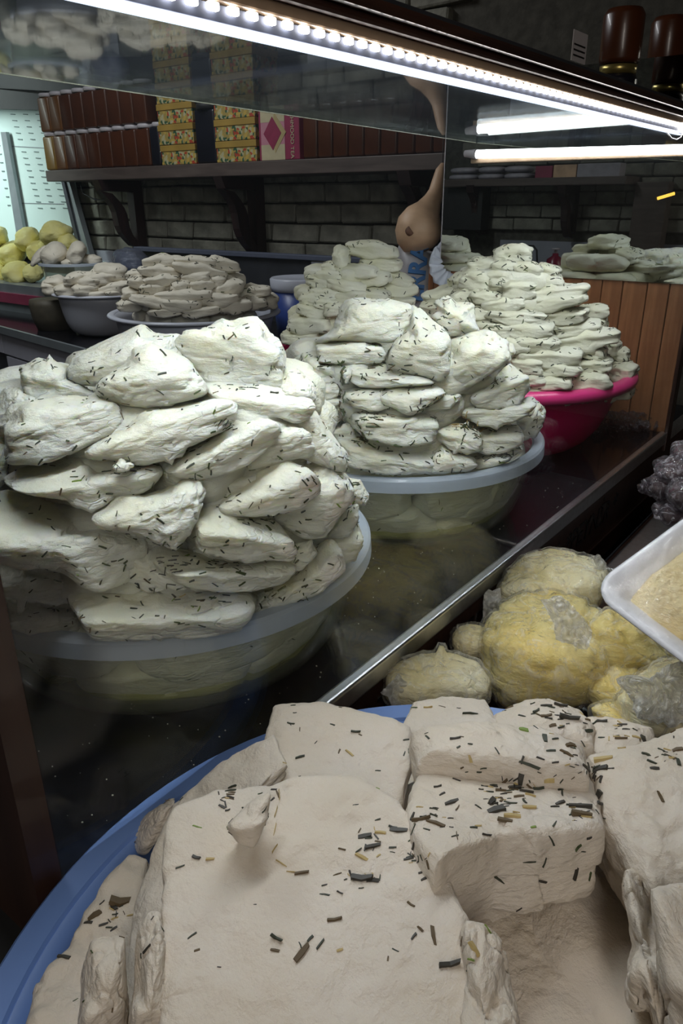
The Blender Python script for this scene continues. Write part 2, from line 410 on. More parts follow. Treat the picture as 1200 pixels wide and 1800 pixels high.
# ------------------------------------------------------------------ lump builder
SPH = {}
def cubesphere(n):
    if n in SPH: return SPH[n]
    idx, V, Fc = {}, [], []
    g = np.tan(np.linspace(-math.pi / 4, math.pi / 4, n + 1))
    def vid(p):
        k = tuple(np.round(p, 6))
        if k not in idx: idx[k] = len(V); V.append(p)
        return idx[k]
    for ax in range(3):
        for s in (-1, 1):
            u, v_ = (ax + 1) % 3, (ax + 2) % 3
            ids = np.zeros((n + 1, n + 1), int)
            for a in range(n + 1):
                for b_ in range(n + 1):
                    p = [0, 0, 0]; p[ax] = float(s); p[u] = g[a]; p[v_] = g[b_]
                    ids[a, b_] = vid(p)
            for a in range(n):
                for b_ in range(n):
                    q = [ids[a, b_], ids[a + 1, b_], ids[a + 1, b_ + 1], ids[a, b_ + 1]]
                    Fc.append(q if s > 0 else q[::-1])
    V = np.array(V, float); V /= np.linalg.norm(V, axis=1)[:, None]
    SPH[n] = (V, np.array(Fc)); return SPH[n]
def vnormals(V, Fc):
    a, b_, c, d = V[Fc[:, 0]], V[Fc[:, 1]], V[Fc[:, 2]], V[Fc[:, 3]]
    fn = np.cross(c - a, d - b_)
    nn = np.zeros_like(V)
    for k in range(4): np.add.at(nn, Fc[:, k], fn)
    return nn / (np.linalg.norm(nn, axis=1)[:, None] + 1e-12), fn
def poly_radial(poly, c, ang):
    P = np.array(poly, float) - c; Q = np.roll(P, -1, 0); out = np.zeros(len(ang))
    for i, t in enumerate(ang):
        d = np.array([math.cos(t), math.sin(t)]); best = 0
        for p, q in zip(P, Q):
            e = q - p; den = d[0] * e[1] - d[1] * e[0]
            if abs(den) < 1e-9: continue
            r_ = (p[0] * e[1] - p[1] * e[0]) / den; s = (p[0] * d[1] - p[1] * d[0]) / den
            if r_ > 0 and -1e-6 <= s <= 1 + 1e-6: best = max(best, r_)
        out[i] = best
    return out
def ell_poly(cx, cy, w_, h_, rot=0, k=14, jit=0.07, e=3.2):
    out = []; ro = math.radians(rot)
    for i in range(k):
        t = 2 * math.pi * i / k
        c, s = math.cos(t), math.sin(t)
        rr = 1 / (abs(c) ** e + abs(s) ** e) ** (1 / e) * (1 + random.uniform(-jit, jit))
        x, y = c * rr * w_ / 2, s * rr * h_ / 2
        out.append((cx + x * math.cos(ro) - y * math.sin(ro), cy + x * math.sin(ro) + y * math.cos(ro)))
    return out
FLECK_V, FLECK_F = None, None
def fleck_geo(L_, W_, T_, bend):
    V = []
    for i, x in enumerate((-0.5, 0.0, 0.5)):
        z0 = -bend * L_ * (abs(x) * 2) ** 2 if bend else 0
        tp = (1.0, 1.12, 0.8)[i] if bend <= 0 else (0.72, 1.0, 1.05)[i]
        for (yy, zz) in ((-0.5, -0.5), (0.5, -0.5), (0.42, 0.5), (-0.42, 0.5)):
            V.append([x * L_ * (1 + 0.16 * yy * (1 if x > 0 else -0.6)), yy * tp * W_ + (bend * 1.5 * L_ * (0.25 - x * x)), zz * T_ + z0 * 0.3])
    Fc = [[0, 3, 2, 1], [8, 9, 10, 11]]
    for s in (0, 4):
        for k in range(4):
            Fc.append([s + k, s + (k + 1) % 4, s + 4 + (k + 1) % 4, s + 4 + k])
    return np.array(V), Fc
HERBM = ['herb_dark', 'herb_green', 'herb_brown', 'herb_bright']
def scatter(o, V, Fc, C0, dn, ofs, flecks, fl, hmix):
    nn, fn = vnormals(V, Fc)
    ar = np.linalg.norm(fn, axis=1); fc_ = V[Fc].mean(1)
    fnn = fn / (ar[:, None] + 1e-12)
    vis = ((fnn @ (-dn)) > -0.15) * 1.0 + 0.12
    clus = np.clip(vnoise(fc_ * 28 + ofs) + 0.35, 0.05, 1) 
    pr_ = ar * vis * clus; pr_ /= pr_.sum()
    pick = rs.choice(len(Fc), flecks, p=pr_)
    VV, FF, MI = [], [], []
    for k in pick:
        l1 = fl * random.uniform(0.45, 1.35); w1 = fl * random.uniform(0.13, 0.28)
        gv, gf = fleck_geo(l1, w1, w1 * 0.5, random.uniform(-0.15, 0.15))
        nrm = Vector(fnn[k]); tn = nrm.cross(Vector((random.uniform(-1, 1), random.uniform(-1, 1), random.uniform(-1, 1)))).normalized(); bn = nrm.cross(tn)
        Mx = np.stack([np.array(tn), np.array(bn), np.array(nrm)], 1)
        base = len(VV) * 12
        VV.append(gv @ Mx.T + fc_[k] + fnn[k] * w1 * 0.15)
        FF += [[i + base for i in f] for f in gf]
        mi = int(rs.choice(4, p=hmix)); MI += [mi] * len(gf)
    fo = link_mesh('herb_flecks', np.concatenate(VV) + C0, FF, None, o, C0, False, [M[x] for x in HERBM], MI)
    fo['kind'] = 'stuff'

LUMPS = []       # (object, bvh, pile)
def lump(poly, pile, label, z=None, w=None, push=None, fc=0.6, e=4.0, n=20, yaw=0, pitch=0, mat='cheese', amp=1.0,
         name='cheese_piece', cat='cheese', group=None, flecks=0, fl=0.006, lift=0.0, parent=None, aniso=2.2, hmix=(0.62, 0.27, 0.09, 0.02), bmax=0.075, keep=True, grow=1.06):
    P = np.array(poly, float)
    P = P.mean(0) + (P - P.mean(0)) * grow
    A = 0.5 * np.sum(P[:, 0] * np.roll(P[:, 1], -1) - np.roll(P[:, 0], -1) * P[:, 1])
    cr = P[:, 0] * np.roll(P[:, 1], -1) - np.roll(P[:, 0], -1) * P[:, 1]
    c = np.array([np.sum((P[:, 0] + np.roll(P[:, 0], -1)) * cr), np.sum((P[:, 1] + np.roll(P[:, 1], -1)) * cr)]) / (6 * A)
    # densify the outline for the principal axis
    D = np.concatenate([P + (np.roll(P, -1, 0) - P) * t for t in np.linspace(0, 1, 6)[:-1]]) - c
    cov = D.T @ D / len(D); ev, evec = np.linalg.eigh(cov)
    ax = evec[:, 1]; 
    if ax[0] < 0: ax = -ax
    roll = math.atan2(-ax[1], ax[0]) if ev[1] / max(ev[0], 1e-6) > 1.6 else 0
    if abs(roll) > math.radians(60): roll = 0
    ca, sa = math.cos(-roll), math.sin(-roll)
    X = D[:, 0] * math.cos(roll) - D[:, 1] * math.sin(roll)
    Yv = D[:, 0] * math.sin(roll) + D[:, 1] * math.cos(roll)
    d = ray(*c)
    if z is not None: t = (z - CAM[2]) / d[2]
    elif w is not None: t = w
    else:
        t = pile.hit(c)
    px = F_PX / t
    Wm, Hm = (X.max() - X.min()) / px, (Yv.max() - Yv.min()) / px
    dn = d / np.linalg.norm(d)
    el = max(math.radians(12), math.asin(-dn[2])) if dn[2] < 0 else math.radians(12)
    a = Wm / 2; cc = fc * Hm / 2 / math.cos(el); bb = min(max((1 - fc) * Hm / 2 / math.sin(el), 0.28 * Wm), bmax * (t if t > 1 else 1))
    if push is None: push = 0.55 * bb
    t2 = t + (push - lift)
    C0 = CAM + d * t2
    px = F_PX / t2
    s0 = t2 / t; a *= s0; bb *= s0; cc *= s0
    # local frame
    hf = np.array([d[0], d[1], 0]); hf /= np.linalg.norm(hf)
    rt = np.array([hf[1], -hf[0], 0])
    B = np.stack([rt, hf, ZZ], 1)
    R = Matrix.Rotation(-roll, 3, Vector(hf)) @ Matrix.Rotation(math.radians(yaw), 3, 'Z') @ Matrix.Rotation(math.radians(pitch), 3, Vector(rt))
    Bm = np.array(R) @ B
    S, Fc = cubesphere(n); e = e * 1.25
    q = S / (np.sum(np.abs(S) ** e, 1) ** (1 / e))[:, None]
    ofs = np.array([random.uniform(0, 40) for _ in range(3)])
    low = vnoise(S * 1.3 + ofs)[:, None]
    q = q * (1 + 0.08 * amp * low)
    V = (q * np.array([a, bb, cc])) @ Bm.T
    # match the outline seen from the front
    sd = V @ FW
    sx, sy = V @ R2 - sd * (d @ R2), V @ U2 - sd * (d @ U2)
    sx0, sy0 = sx, sy
    sx, sy = sx * t2 / (t2 + sd), sy * t2 / (t2 + sd)
    ang = np.arctan2(-sy, sx); rad = np.hypot(sx, sy)
    nb = 84 if n >= 20 else (48 if n >= 12 else 30)
    bi = ((ang + math.pi) / (2 * math.pi) * nb).astype(int) % nb
    mxr = np.zeros(nb); np.maximum.at(mxr, bi, rad)
    for k in range(nb):
        if mxr[k] == 0: mxr[k] = max(mxr[k - 1], mxr[(k + 1) % nb])
    cen = -math.pi + (np.arange(nb) + 0.5) * 2 * math.pi / nb
    pr = poly_radial(P, c, cen) / px
    bad = pr <= 0
    if bad.any(): pr[bad] = pr[~bad].mean()
    ratio = np.clip(pr / mxr, 0.45, 2.2)
    for _ in range(1): ratio = (np.roll(ratio, 1) + 4 * ratio + np.roll(ratio, -1)) / 6
    k0 = (ang + math.pi) / (2 * math.pi) * nb - 0.5
    i0 = np.floor(k0).astype(int); ff = k0 - i0
    s = ratio[i0 % nb] * (1 - ff) + ratio[(i0 + 1) % nb] * ff
    V = V + ((s - 1) * sx0)[:, None] * R2 + ((s - 1) * sy0)[:, None] * U2
    # relief: folds along the slab, small pits, ridges
    nn, fn = vnormals(V, Fc)
    size = min(Wm, Hm)
    L_ = V @ Bm
    L_ = L_ * np.array([1, 1, aniso])
    k1 = 2.2 / max(size, 0.02)
    wv = fbm(L_ * k1 + ofs, 4)
    rg = 1 - 2 * np.abs(vnoise(L_ * k1 * 1.7 + ofs * 1.3))
    rg = np.where(rg > 0.72, (rg - 0.72) * 3.0, 0)
    V = V + nn * ((0.030 * wv - 0.050 * rg) * size * amp)[:, None]
    o = link_mesh(name, V + C0, Fc, M[mat], parent, C0, True)
    if parent is None:
        tag(o, label, cat, group)
    if not keep: return o
    bvh = BVHTree.FromPolygons([Vector(p) for p in (V + C0)], Fc.tolist())
    LUMPS.append((o, bvh, pile))
    if flecks: scatter(o, V, Fc, C0, dn, ofs, max(5, int(flecks * min(1.0, Wm * Hm / (0.0045 if n >= 18 else 0.0015)))), fl, hmix)
    return o

def slab(poly, label, z, T=0.03, tilt=0, side=0, e=7, n=56, mat='cheese_front', amp=1.0, group=None, flecks=16, fl=0.0045, hmix=(.45, .15, .3, .1), pile=None, name='cheese_piece', cat='cheese', dome=0.0):
    """a flat cut slab: the outline lies on its upper face (a level or tilted plane), thickness goes down"""
    P = np.array(poly, float); c = P.mean(0)
    d = ray(*c); C0 = CAM + d * ((z - CAM[2]) / d[2]); dn = d / np.linalg.norm(d)
    hf = np.array([d[0], d[1], 0]); hf /= np.linalg.norm(hf); rt = np.array([hf[1], -hf[0], 0])
    nrm = ZZ * math.cos(math.radians(tilt)) * math.cos(math.radians(side)) + hf * math.sin(math.radians(tilt)) + rt * math.sin(math.radians(side)); nrm /= np.linalg.norm(nrm)
    u = rt - nrm * (rt @ nrm); u /= np.linalg.norm(u); v_ = np.cross(nrm, u)
    Q = []
    for q in P:
        r_ = ray(*q); p = CAM + r_ * (((C0 - CAM) @ nrm) / (r_ @ nrm)); Q.append([(p - C0) @ u, (p - C0) @ v_])
    S, Fc = cubesphere(n)
    # more points near the edges
    ang = np.arctan2(S[:, 1], S[:, 0]); xy = np.hypot(S[:, 0], S[:, 1])
    k_ = (xy ** e + np.abs(S[:, 2]) ** e) ** (1 / e); rr = xy / k_; hh = S[:, 2] / k_
    R_ = poly_radial(Q, np.zeros(2), ang)
    bad = R_ <= 0; R_[bad] = R_[~bad].mean()
    ofs = np.array([random.uniform(0, 40) for _ in range(3)])
    V = (R_ * rr * np.cos(ang))[:, None] * u + (R_ * rr * np.sin(ang))[:, None] * v_
    # bottom pulled in a little, edge uneven
    V = V * (1 - 0.04 * (hh < 0))[:, None]
    V = V + nrm * (hh * T / 2 - T / 2)[:, None] + nrm * (dome * (1 - rr ** 2) * (hh > 0))[:, None]
    nn, fn = vnormals(V, Fc)
    a1 = fbm(V * 22 + ofs, 4); rg = 1 - 2 * np.abs(vnoise(V * 26 + ofs * 1.3)); rg = np.clip(vnoise(V * 130 + ofs) - 0.45, 0, 1) * 2.2 * np.clip(vnoise(V * 20 + ofs) + 0.3, 0, 1)
    a2 = fbm(V * 90 + ofs, 3)
    V = V + nn * ((0.0019 * a1 + 0.0011 * a2 - 0.0013 * rg) * amp)[:, None]
    o = link_mesh(name, V + C0, Fc, M[mat], None, C0, True); tag(o, label, cat, group)
    LUMPS.append((o, BVHTree.FromPolygons([Vector(p) for p in (V + C0)], Fc.tolist()), pile))
    if flecks: scatter(o, V, Fc, C0, dn, ofs, flecks, fl, hmix)
    return o

class Pile:
    """heap on a basin: profile of radius by height around a centre"""
    def __init__(s, c, prof): s.c = np.array(c); s.z = [p[1] for p in prof]; s.r = [p[0] for p in prof]
    def rad(s, z): return np.interp(z, s.z, s.r)
    def hit(s, px):
        d = ray(*px)
        best = None; bd = 1e9
        for t in np.arange(0.2, 4.0, 0.004):
            p = CAM + d * t
            r_ = math.hypot(p[0] - s.c[0], p[1] - s.c[1])
            if p[2] <= s.z[-1] and r_ <= s.rad(p[2]): return t
            g = abs(r_ - s.rad(p[2])) + max(0, p[2] - s.z[-1]) * 1.0
            if g < bd: bd, best = g, t
        return best

# ================================================================== SETTING
def st(o, kind='structure'):
    o['kind'] = kind; return o
st(box('floor', (-3, -3, -0.05), (4.2, 6.2, 0), M['floor']))
st(box('ceiling', (-3, -3, 2.75), (4.2, 6.2, 2.85), M['room']))
st(box('wall_side', (-3, 6.0, 0), (4.2, 6.1, 2.75), M['room']))
st(box('wall_near', (-3, -2.7, 0), (4.2, -2.6, 2.75), M['room']))

def brick_mesh(k, L_, H_, T_):
    bm = box_mesh((0, 0, 0), (T_, L_, H_), 0.006, 1)
    for v_ in bm.verts:
        q = np.array([[v_.co.x * 30 + k * 9, v_.co.y * 12, v_.co.z * 30]])
        v_.co.x += 0.006 * float(vnoise(q)[0]); v_.co.z += 0.004 * float(vnoise(q * 1.7)[0]); v_.co.y += 0.004 * float(vnoise(q * 2.3)[0])
    me = bpy.data.meshes.new('brick'); bm.to_mesh(me); bm.free(); me.materials.append(M['brick']); return me
BR = [brick_mesh(k, l, 0.069, 0.05) for k, l in enumerate((0.175, 0.215, 0.26, 0.20, 0.235))]
BL = (0.175, 0.215, 0.26, 0.20, 0.235)
def brick_wall(wall, X, y0, y1, z0, z1, facing):
    z_ = z0; row = 0
    while z_ + 0.07 < z1:
        y = y0 - (0.11 if row % 2 else 0.03)
        while y < y1:
            k = random.randrange(5)
            o = bpy.data.objects.new('brick', BR[k]); COL.objects.link(o); o.parent = wall
            xx = X - 0.035 - random.uniform(0, 0.006) if facing < 0 else X - 0.015 + random.uniform(0, 0.006)
            o.location = Vector((xx, y, z_ + random.uniform(-0.001, 0.001))) - parent_world(wall)
            o.rotation_euler = (random.uniform(-0.008, 0.008), 0, random.uniform(-0.01, 0.01))
            y += BL[k] + 0.008
        z_ += 0.0775; row += 1
XW = 2.62
wb = st(box('wall_back', (XW, -2.6, 0), (XW + 0.15, 6.0, 2.75), M['mortar']))
brick_wall(wb, XW, 1.55, 3.85, 1.145, 2.15, -1)
wt = st(box('trim_1', (XW - 0.05, 1.0, 0.9), (XW + 0.0, 3.85, 1.142), M['white_wall']))
XB = -1.5
wf = st(box('wall_front', (XB - 0.15, -2.6, 0), (XB, 6.0, 2.75), M['mortar']))
brick_wall(wf, XB, 0.3, 2.5, 1.20, 1.75, 1)

# ================================================================== SHELF ON THE BACK WALL
XS = 2.34
zb = float(atx(550, 305, XS)[2]); ztop = zb + 0.05
yl = float(atx(80, 305, XS)[1])
sh = box('wall_shelf', (XS, 0.9, zb), (XW - 0.04, yl, ztop), M['wood_shelf'], bev=0.003)
tag(sh, 'long grey-brown wooden shelf board carrying jars and boxes on the brick wall', 'shelf')
def bracket(px_post, label, X0=XW, sgn=-1, y=None, z0=None, ztp=None, depth=0.25):
    yy = y if y is not None else float(atx(px_post, 400, XW - 0.05)[1])
    zt = ztp if ztp is not None else zb - 0.001; zl = z0 if z0 is not None else zt - 0.37
    xb = X0 - 0.052 if sgn < 0 else X0 + 0.04
    t = thing('shelf_bracket', (xb, yy, zl), label, 'bracket', 'dark wooden shelf brackets')
    f = sgn
    th = 0.05
    prism('upright', [(xb, yy - th/2, zl), (xb, yy - th/2, zt), (xb + f*0.055, yy - th/2, zt), (xb + f*0.055, yy - th/2, zl + 0.05), (xb + f*0.03, yy - th/2, zl + 0.015)], (0, th, 0), M['wood_bracket'], t)
    prism('top_arm', [(xb + f*0.055, yy - th/2, zt - 0.05), (xb + f*0.055, yy - th/2, zt), (xb + f*depth, yy - th/2, zt), (xb + f*(depth - 0.02), yy - th/2, zt - 0.045)], (0, th, 0), M['wood_bracket'], t)
    outer, inner = [], []
    for k in range(9):
        u = k / 8
        x = (depth - 0.045) * (1 - u) ** 1.0 + 0.05 * u + 0.035 * math.sin(math.pi * 2 * u) * -0.6
        zz = -0.045 - u * 0.25
        outer.append((xb + f*(x + 0.032), yy - th*0.4, zt + zz)); inner.append((xb + f*(max(0.03, x - 0.032)), yy - th*0.4, zt + zz - 0.012))
    prism('curved_brace', outer + inner[::-1], (0, th * 0.8, 0), M['wood_bracket'], t)
    return t
bracket(251, 'dark wooden bracket with curved brace, under the shelf near the lit cooler')
bracket(460, 'dark wooden bracket with curved brace, middle one under the long shelf')
bracket(770, 'dark wooden bracket with curved brace, behind the hanging gourd')

XJ = XS + 0.015
def sy(x): return float(atx(x, 290, XJ)[1])
def jar(y0, y1, z0, h, body, label, group, lid='lid_white', depth=0.07, x0=None, cat='jar'):
    xa = x0 if x0 is not None else XJ
    lo, hi = min(y0, y1), max(y0, y1)
    o = bm_obj('honey_jar', box_mesh((xa, lo + 0.001, z0), (xa + depth, hi - 0.001, z0 + h * 0.90), 0.010, 3), M[body], None, None, True)
    tag(o, label, cat, group)
    lathe('lid', [((hi - lo) * 0.44, z0 + h * 0.90), ((hi - lo) * 0.46, z0 + h * 0.905), ((hi - lo) * 0.46, z0 + h * 0.985), ((hi - lo) * 0.42, z0 + h * 0.999)], ((xa + depth / 2), (lo + hi) / 2), M[lid], o, 20)
    return o
ORD = ['first', 'second', 'third', 'fourth', 'fifth', 'sixth', 'seventh', 'eighth', 'ninth', 'tenth', 'eleventh', 'twelfth', 'thirteenth', 'fourteenth', 'fifteenth']
ys = np.linspace(sy(80), sy(265), 10)
hj = 0.168
for r_ in range(2):
    for k in range(9):
        body = 'honey_gold' if (r_ == 0 and k == 0) else ('honey_lit' if k < 2 else 'honey')
        lab = ('golden-yellow honey jar at the cooler end of the lower jar row' if body == 'honey_gold' else
               f"{'brightly lit amber' if body=='honey_lit' else 'dark amber'} honey jar with white lid, {'upper' if r_ else 'lower'} row, {ORD[k]} from the lit cooler")
        jar(ys[k], ys[k + 1], ztop + 0.001 + r_ * (hj + 0.001), hj, body, lab, 'honey jars in two rows on the shelf')
jar(sy(266), sy(283), ztop + 0.001, 0.17, 'syrup', 'black syrup jar between the honey jars and the yellow boxes, single height', 'black syrup jars')
jar(sy(346), sy(381), ztop + 0.001, 0.22, 'syrup', 'wide black syrup jar between the two stacks of yellow boxes', 'black syrup jars', 'black')
jar(sy(346), sy(381), ztop + 0.222, 0.17, 'syrup', 'black syrup jar on top of another between the yellow box stacks', 'black syrup jars', 'black')
def fruit_box(ya, yb, z0, h, label, group, dx=0.0):
    lo, hi = min(ya, yb), max(ya, yb)
    t = bm_obj('fruit_box', box_mesh((XJ + dx, lo, z0), (XJ + dx + 0.14, hi, z0 + h * 0.68), 0.002, 1), M['print'])
    tag(t, label, 'box', group)
    box('lid', (XJ + dx - 0.003, lo - 0.002, z0 + h * 0.68), (XJ + dx + 0.143, hi + 0.002, z0 + h * 0.99), M['yellow_card'], t, 0.002)
    return t
for (a, b_, nm, n_) in ((284, 344, 'beside the honey jars', 7), (382, 452, 'beside the tea box', 6)):
    for k in range(n_):
        fruit_box(sy(a), sy(b_), ztop + 0.001 + k * 0.0775, 0.077, f'yellow fruit-printed carton in the stack {nm}, {ORD[k]} from below', 'yellow cartons ' + nm, random.uniform(-0.004, 0.004))
# tea box
ya, yb = sy(527), sy(457)
tb = bm_obj('tea_box', box_mesh((XJ, ya, ztop + 0.001), (XJ + 0.12, yb, ztop + 0.185), 0.002, 1), M['magenta_card'])
tag(tb, 'cream and magenta tea box with a diamond emblem beside the yellow cartons', 'box')
ym = sy(502)
box('cream_panel', (XJ - 0.0015, ym, ztop + 0.132), (XJ + 0.002, yb - 0.012, ztop + 0.184), M['cream_card'], tb)
box('cream_panel', (XJ - 0.0015, ym, ztop + 0.002), (XJ + 0.002, yb - 0.012, ztop + 0.055), M['cream_card'], tb)
box('pink_band', (XJ - 0.001, ym, ztop + 0.055), (XJ + 0.002, yb - 0.012, ztop + 0.132), M['pink_ink'], tb)
ymid = (ym + yb - 0.012) / 2
prism('diamond_emblem', [(XJ - 0.003, ymid, ztop + 0.15), (XJ - 0.003, ymid - 0.045, ztop + 0.093), (XJ - 0.003, ymid, ztop + 0.036), (XJ - 0.003, ymid + 0.045, ztop + 0.093)], (0.002, 0, 0), M['magenta_card'], tb)
prism('diamond_outline', [(XJ - 0.0022, ymid - 0.012, ztop + 0.162), (XJ - 0.0022, ymid - 0.068, ztop + 0.095), (XJ - 0.0022, ymid - 0.012, ztop + 0.026), (XJ - 0.0022, ymid + 0.01, ztop + 0.095)], (0.0018, 0, 0), M['gold_ink'], tb)
text('lettering', 'MAHMOOD TEA', 0.0235, (XJ - 0.0015, ym - 0.030, ztop + 0.178), (0, 0, -1), (0, 1, 0), M['cream_card'], tb, 0.0005).rotation_euler = Matrix(((0, 0, -1), (0, 1, 0), (-1, 0, 0))).transposed().to_euler() if False else Matrix((Vector((0, 0, -1)), Vector((0, -1, 0)), Vector((0, 0, -1)).cross(Vector((0, -1, 0))))).transposed().to_euler()
# reddish jars to the right
ys2 = np.linspace(sy(532), sy(790), 10)
for k in range(9):
    jar(ys2[k], ys2[k + 1], ztop + 0.001, 0.20, 'honey', f'reddish-brown honey jar, {ORD[k]} to the right of the magenta tea box', 'honey jars right of the tea box', 'black', 0.09)

# low dark steel splash panel with pale top edge in front of the wall
sp = thing('splash_panel', (2.45, 2.7, 0.9), 'dark low steel splash panel with grey top edge behind the white basins', 'panel')
p0, p1 = atx(245, 441, 2.45), atx(480, 462, 2.45)
box('panel_sheet', (2.45, p1[1] - 0.2, 0.9), (2.46, p0[1], p0[2]), M['dark_steel'], sp)
box('top_edge', (2.43, p1[1] - 1.1, p0[2]), (2.475, p0[1] + 0.02, p0[2] + 0.02), M['alu'], sp, 0.003)
tube('hanging_wire', [tuple(atx(x, y, 2.5)) for x, y in ((140, 318), (146, 340), (165, 350), (185, 352), (196, 368))], 0.0035, M['black'], None, 8)
tag(bpy.data.objects['hanging_wire'], 'thin black wire looping below the shelf beside the first bracket', 'wire')

# ================================================================== COOLER AT THE FAR LEFT
ck = thing('lit_cooler', (2.4, 4.4, 0.9), 'brightly lit cooler with pale perforated panels behind the butter lumps', 'cooler')
def slanted(name, px4, X, th, mat, parent):
    P = [atx(x, y, X) for x, y in px4]; return prism(name, P, (th, 0, 0), mat, parent)
slanted('back_panel', [(-60, 188), (104, 192), (150, 450), (-60, 450)], 2.52, 0.02, M['cool_panel'], ck)
slanted('side_frame', [(104, 300), (116, 300), (160, 455), (146, 455)], 2.46, 0.03, M['frame_grey'], ck)
slanted('side_trim', [(98, 280), (103, 280), (146, 455), (140, 455)], 2.45, 0.01, M['dark_steel'], ck)
slanted('mullion', [(1, 232), (10, 232), (44, 420), (30, 420)], 2.49, 0.02, M['frame_grey'], ck)
slanted('top_rail', [(-60, 150), (95, 168), (104, 194), (-60, 190)], 2.44, 0.05, M['black'], ck)
slanted('upper_panel', [(-60, 100), (270, 100), (270, 170), (-60, 152)], 2.56, 0.04, M['black'], ck)
slanted('panel_seam', [(14, 256), (88, 260), (88, 261.5), (14, 257.5)], 2.518, 0.004, M['frame_grey'], ck)
slanted('panel_seam', [(20, 356), (112, 358), (112, 359.5), (20, 357.5)], 2.518, 0.004, M['frame_grey'], ck)
for r_ in range(16):
    for c_ in range(4):
        x0 = 18 + c_ * 22 + r_ * 3.2; y0 = 200 + r_ * 11
        if x0 > 90 + r_ * 2.6: continue
        if 246 < y0 < 262: continue
        slanted('vent_slot', [(x0, y0), (x0 + 8, y0 + 0.5), (x0 + 8.5, y0 + 2), (x0 + 0.5, y0 + 1.5)], 2.517, 0.004, M['cool_slot'], ck)
for r_ in range(9):
    slanted('vent_slot', [(-8 + r_*2.6, 240 + r_ * 15), (-3 + r_*2.6, 240 + r_ * 15), (-2.5 + r_*2.6, 242 + r_ * 15), (-7.5 + r_*2.6, 242 + r_ * 15)], 2.517, 0.004, M['cool_slot'], ck)
q0, q1 = atx(-80, 505, 1.95), atx(72, 505, 1.95)
box('display_deck', (1.95, q1[1] - 0.02, 0.90), (2.42, q0[1] + 0.3, float(atx(20, 500, 1.95)[2])), M['frame_grey'], ck)
box('price_rail', (1.935, q1[1] - 0.02, float(atx(20, 533, 1.935)[2])), (1.95, q0[1] + 0.3, float(atx(20, 516, 1.935)[2])), M['magenta_card'], ck)
lc = area('cooler_lamp', (1.7, 4.5, 1.95), 1.3, 17.0, (0.86, 0.98, 0.95), (0.62, 0.05, -0.6), 0.12, spread=130)
lc.parent = ck; lc.location = Vector(lc.location) - Vector(ck.location)

# second counter under the wall
A0, A1 = atz(0, 572, 0.9), atz(200, 625, 0.9)
dv = (A1 - A0) / np.linalg.norm(A1 - A0)
E0, E1 = A0 - dv * 0.9, A1 + dv * 0.78
bc = thing('back_counter', (E0 + E1) / 2 * np.array([1, 1, 0]), 'low back counter with black worktop and pale drawer fronts', 'counter')
nv = np.array([-dv[1], dv[0], 0]);
if nv[0] < 0: nv = -nv
prism('worktop', [E0, E1, E1 + np.array([2.56 - E1[0], 0, 0]), E0 + np.array([2.56 - E0[0], 0, 0])], (0, 0, -0.025), M['granite'], bc)
prism('worktop_edge', [E0 - nv * 0.012, E1 - nv * 0.012, E1, E0], (0, 0, -0.03), M['frame_grey'], bc)
prism('carcass', [E0 + nv * 0.03, E1 + nv * 0.03, E1 + nv * 0.5, E0 + nv * 0.5], (0, 0, -0.87), M['dark_steel'], bc).location.z -= 0.03
def front_panel(nm, t0, t1, z0, z1, mat, par):
    p, q = A0 + dv * t0 + nv * 0.012, A0 + dv * t1 + nv * 0.012
    return prism(nm, [np.array([p[0], p[1], z1]), np.array([q[0], q[1], z1]), np.array([q[0], q[1], z0]), np.array([p[0], p[1], z0])], nv * 0.018, mat, par)
for (t0, t1) in ((-0.8, -0.05), (-0.04, 0.62), (0.63, 1.20), (1.21, 1.7)):
    front_panel('drawer', t0, t1, 0.775, 0.862, M['cabinet'], bc)
for (t0, t1) in ((-0.8, -0.36), (-0.02, 0.62), (0.63, 1.20), (1.21, 1.7)):
    dd = front_panel('cabinet_door', t0, t1, 0.12, 0.765, M['cabinet'], bc)
    p = A0 + dv * ((t0 + t1) / 2); tube('handle', [(p[0] - 0.012, p[1] - 0.04, 0.73), (p[0] - 0.012, p[1] + 0.04, 0.73)], 0.005, M['dark_steel'], dd, 8)

# ================================================================== DISPLAY CASE
YG = 0.404
x0c, x1c = 0.19, XM
case = thing('display_counter', (0.95, 0.8, 0.0), 'black stone display counter with polished steel front edge', 'counter')
box('stone_top', (x0c, 0.412, 0.872), (x1c + 0.03, 1.32, 0.90), M['granite'], case, 0.002)
eb = bm_obj('steel_edge', box_mesh((x0c, 0.398, 0.876), (x1c + 0.4, 0.414, 0.9035), 0.004, 3), M['steel'], case)
sign = box('sign_panel', (-0.3, 0.402, 0.785), (x1c + 0.4, 0.410, 0.876), M['wood_side'], case)
box('lower_ledge', (-0.3, 0.392, 0.742), (x1c + 0.4, 0.41, 0.785), M['wood_dark'], case, 0.002)
box('plinth', (-0.3, 0.42, 0.0), (x1c + 0.4, 1.25, 0.872), M['black'], case)
text('lettering', 'KARTI GEÇERLİDİR', 0.066, (0.455, 0.4015, 0.808), (1, 0, 0), (0, 0, 1), M['letter'], sign, 0.0012, 0.18)
text('lettering', '/ BAL *PEYNİR *', 0.058, (1.005, 0.4015, 0.812), (1, 0, 0), (0, 0, 1), M['letter'], sign, 0.0012, 0.18)
ep = box('side_board', (x0c - 0.02, 0.402, 0.86), (x0c, 0.56, 1.5), M['wood_side'])
tag(ep, 'dark wooden end board closing the near end of the display case', 'board')
fg = box('front_glass', (x0c, YG - 0.004, 0.904), (x1c, YG, 1.486), M['glass'])
tag(fg, 'clear front glass pane of the display case above the steel edge', 'glass')
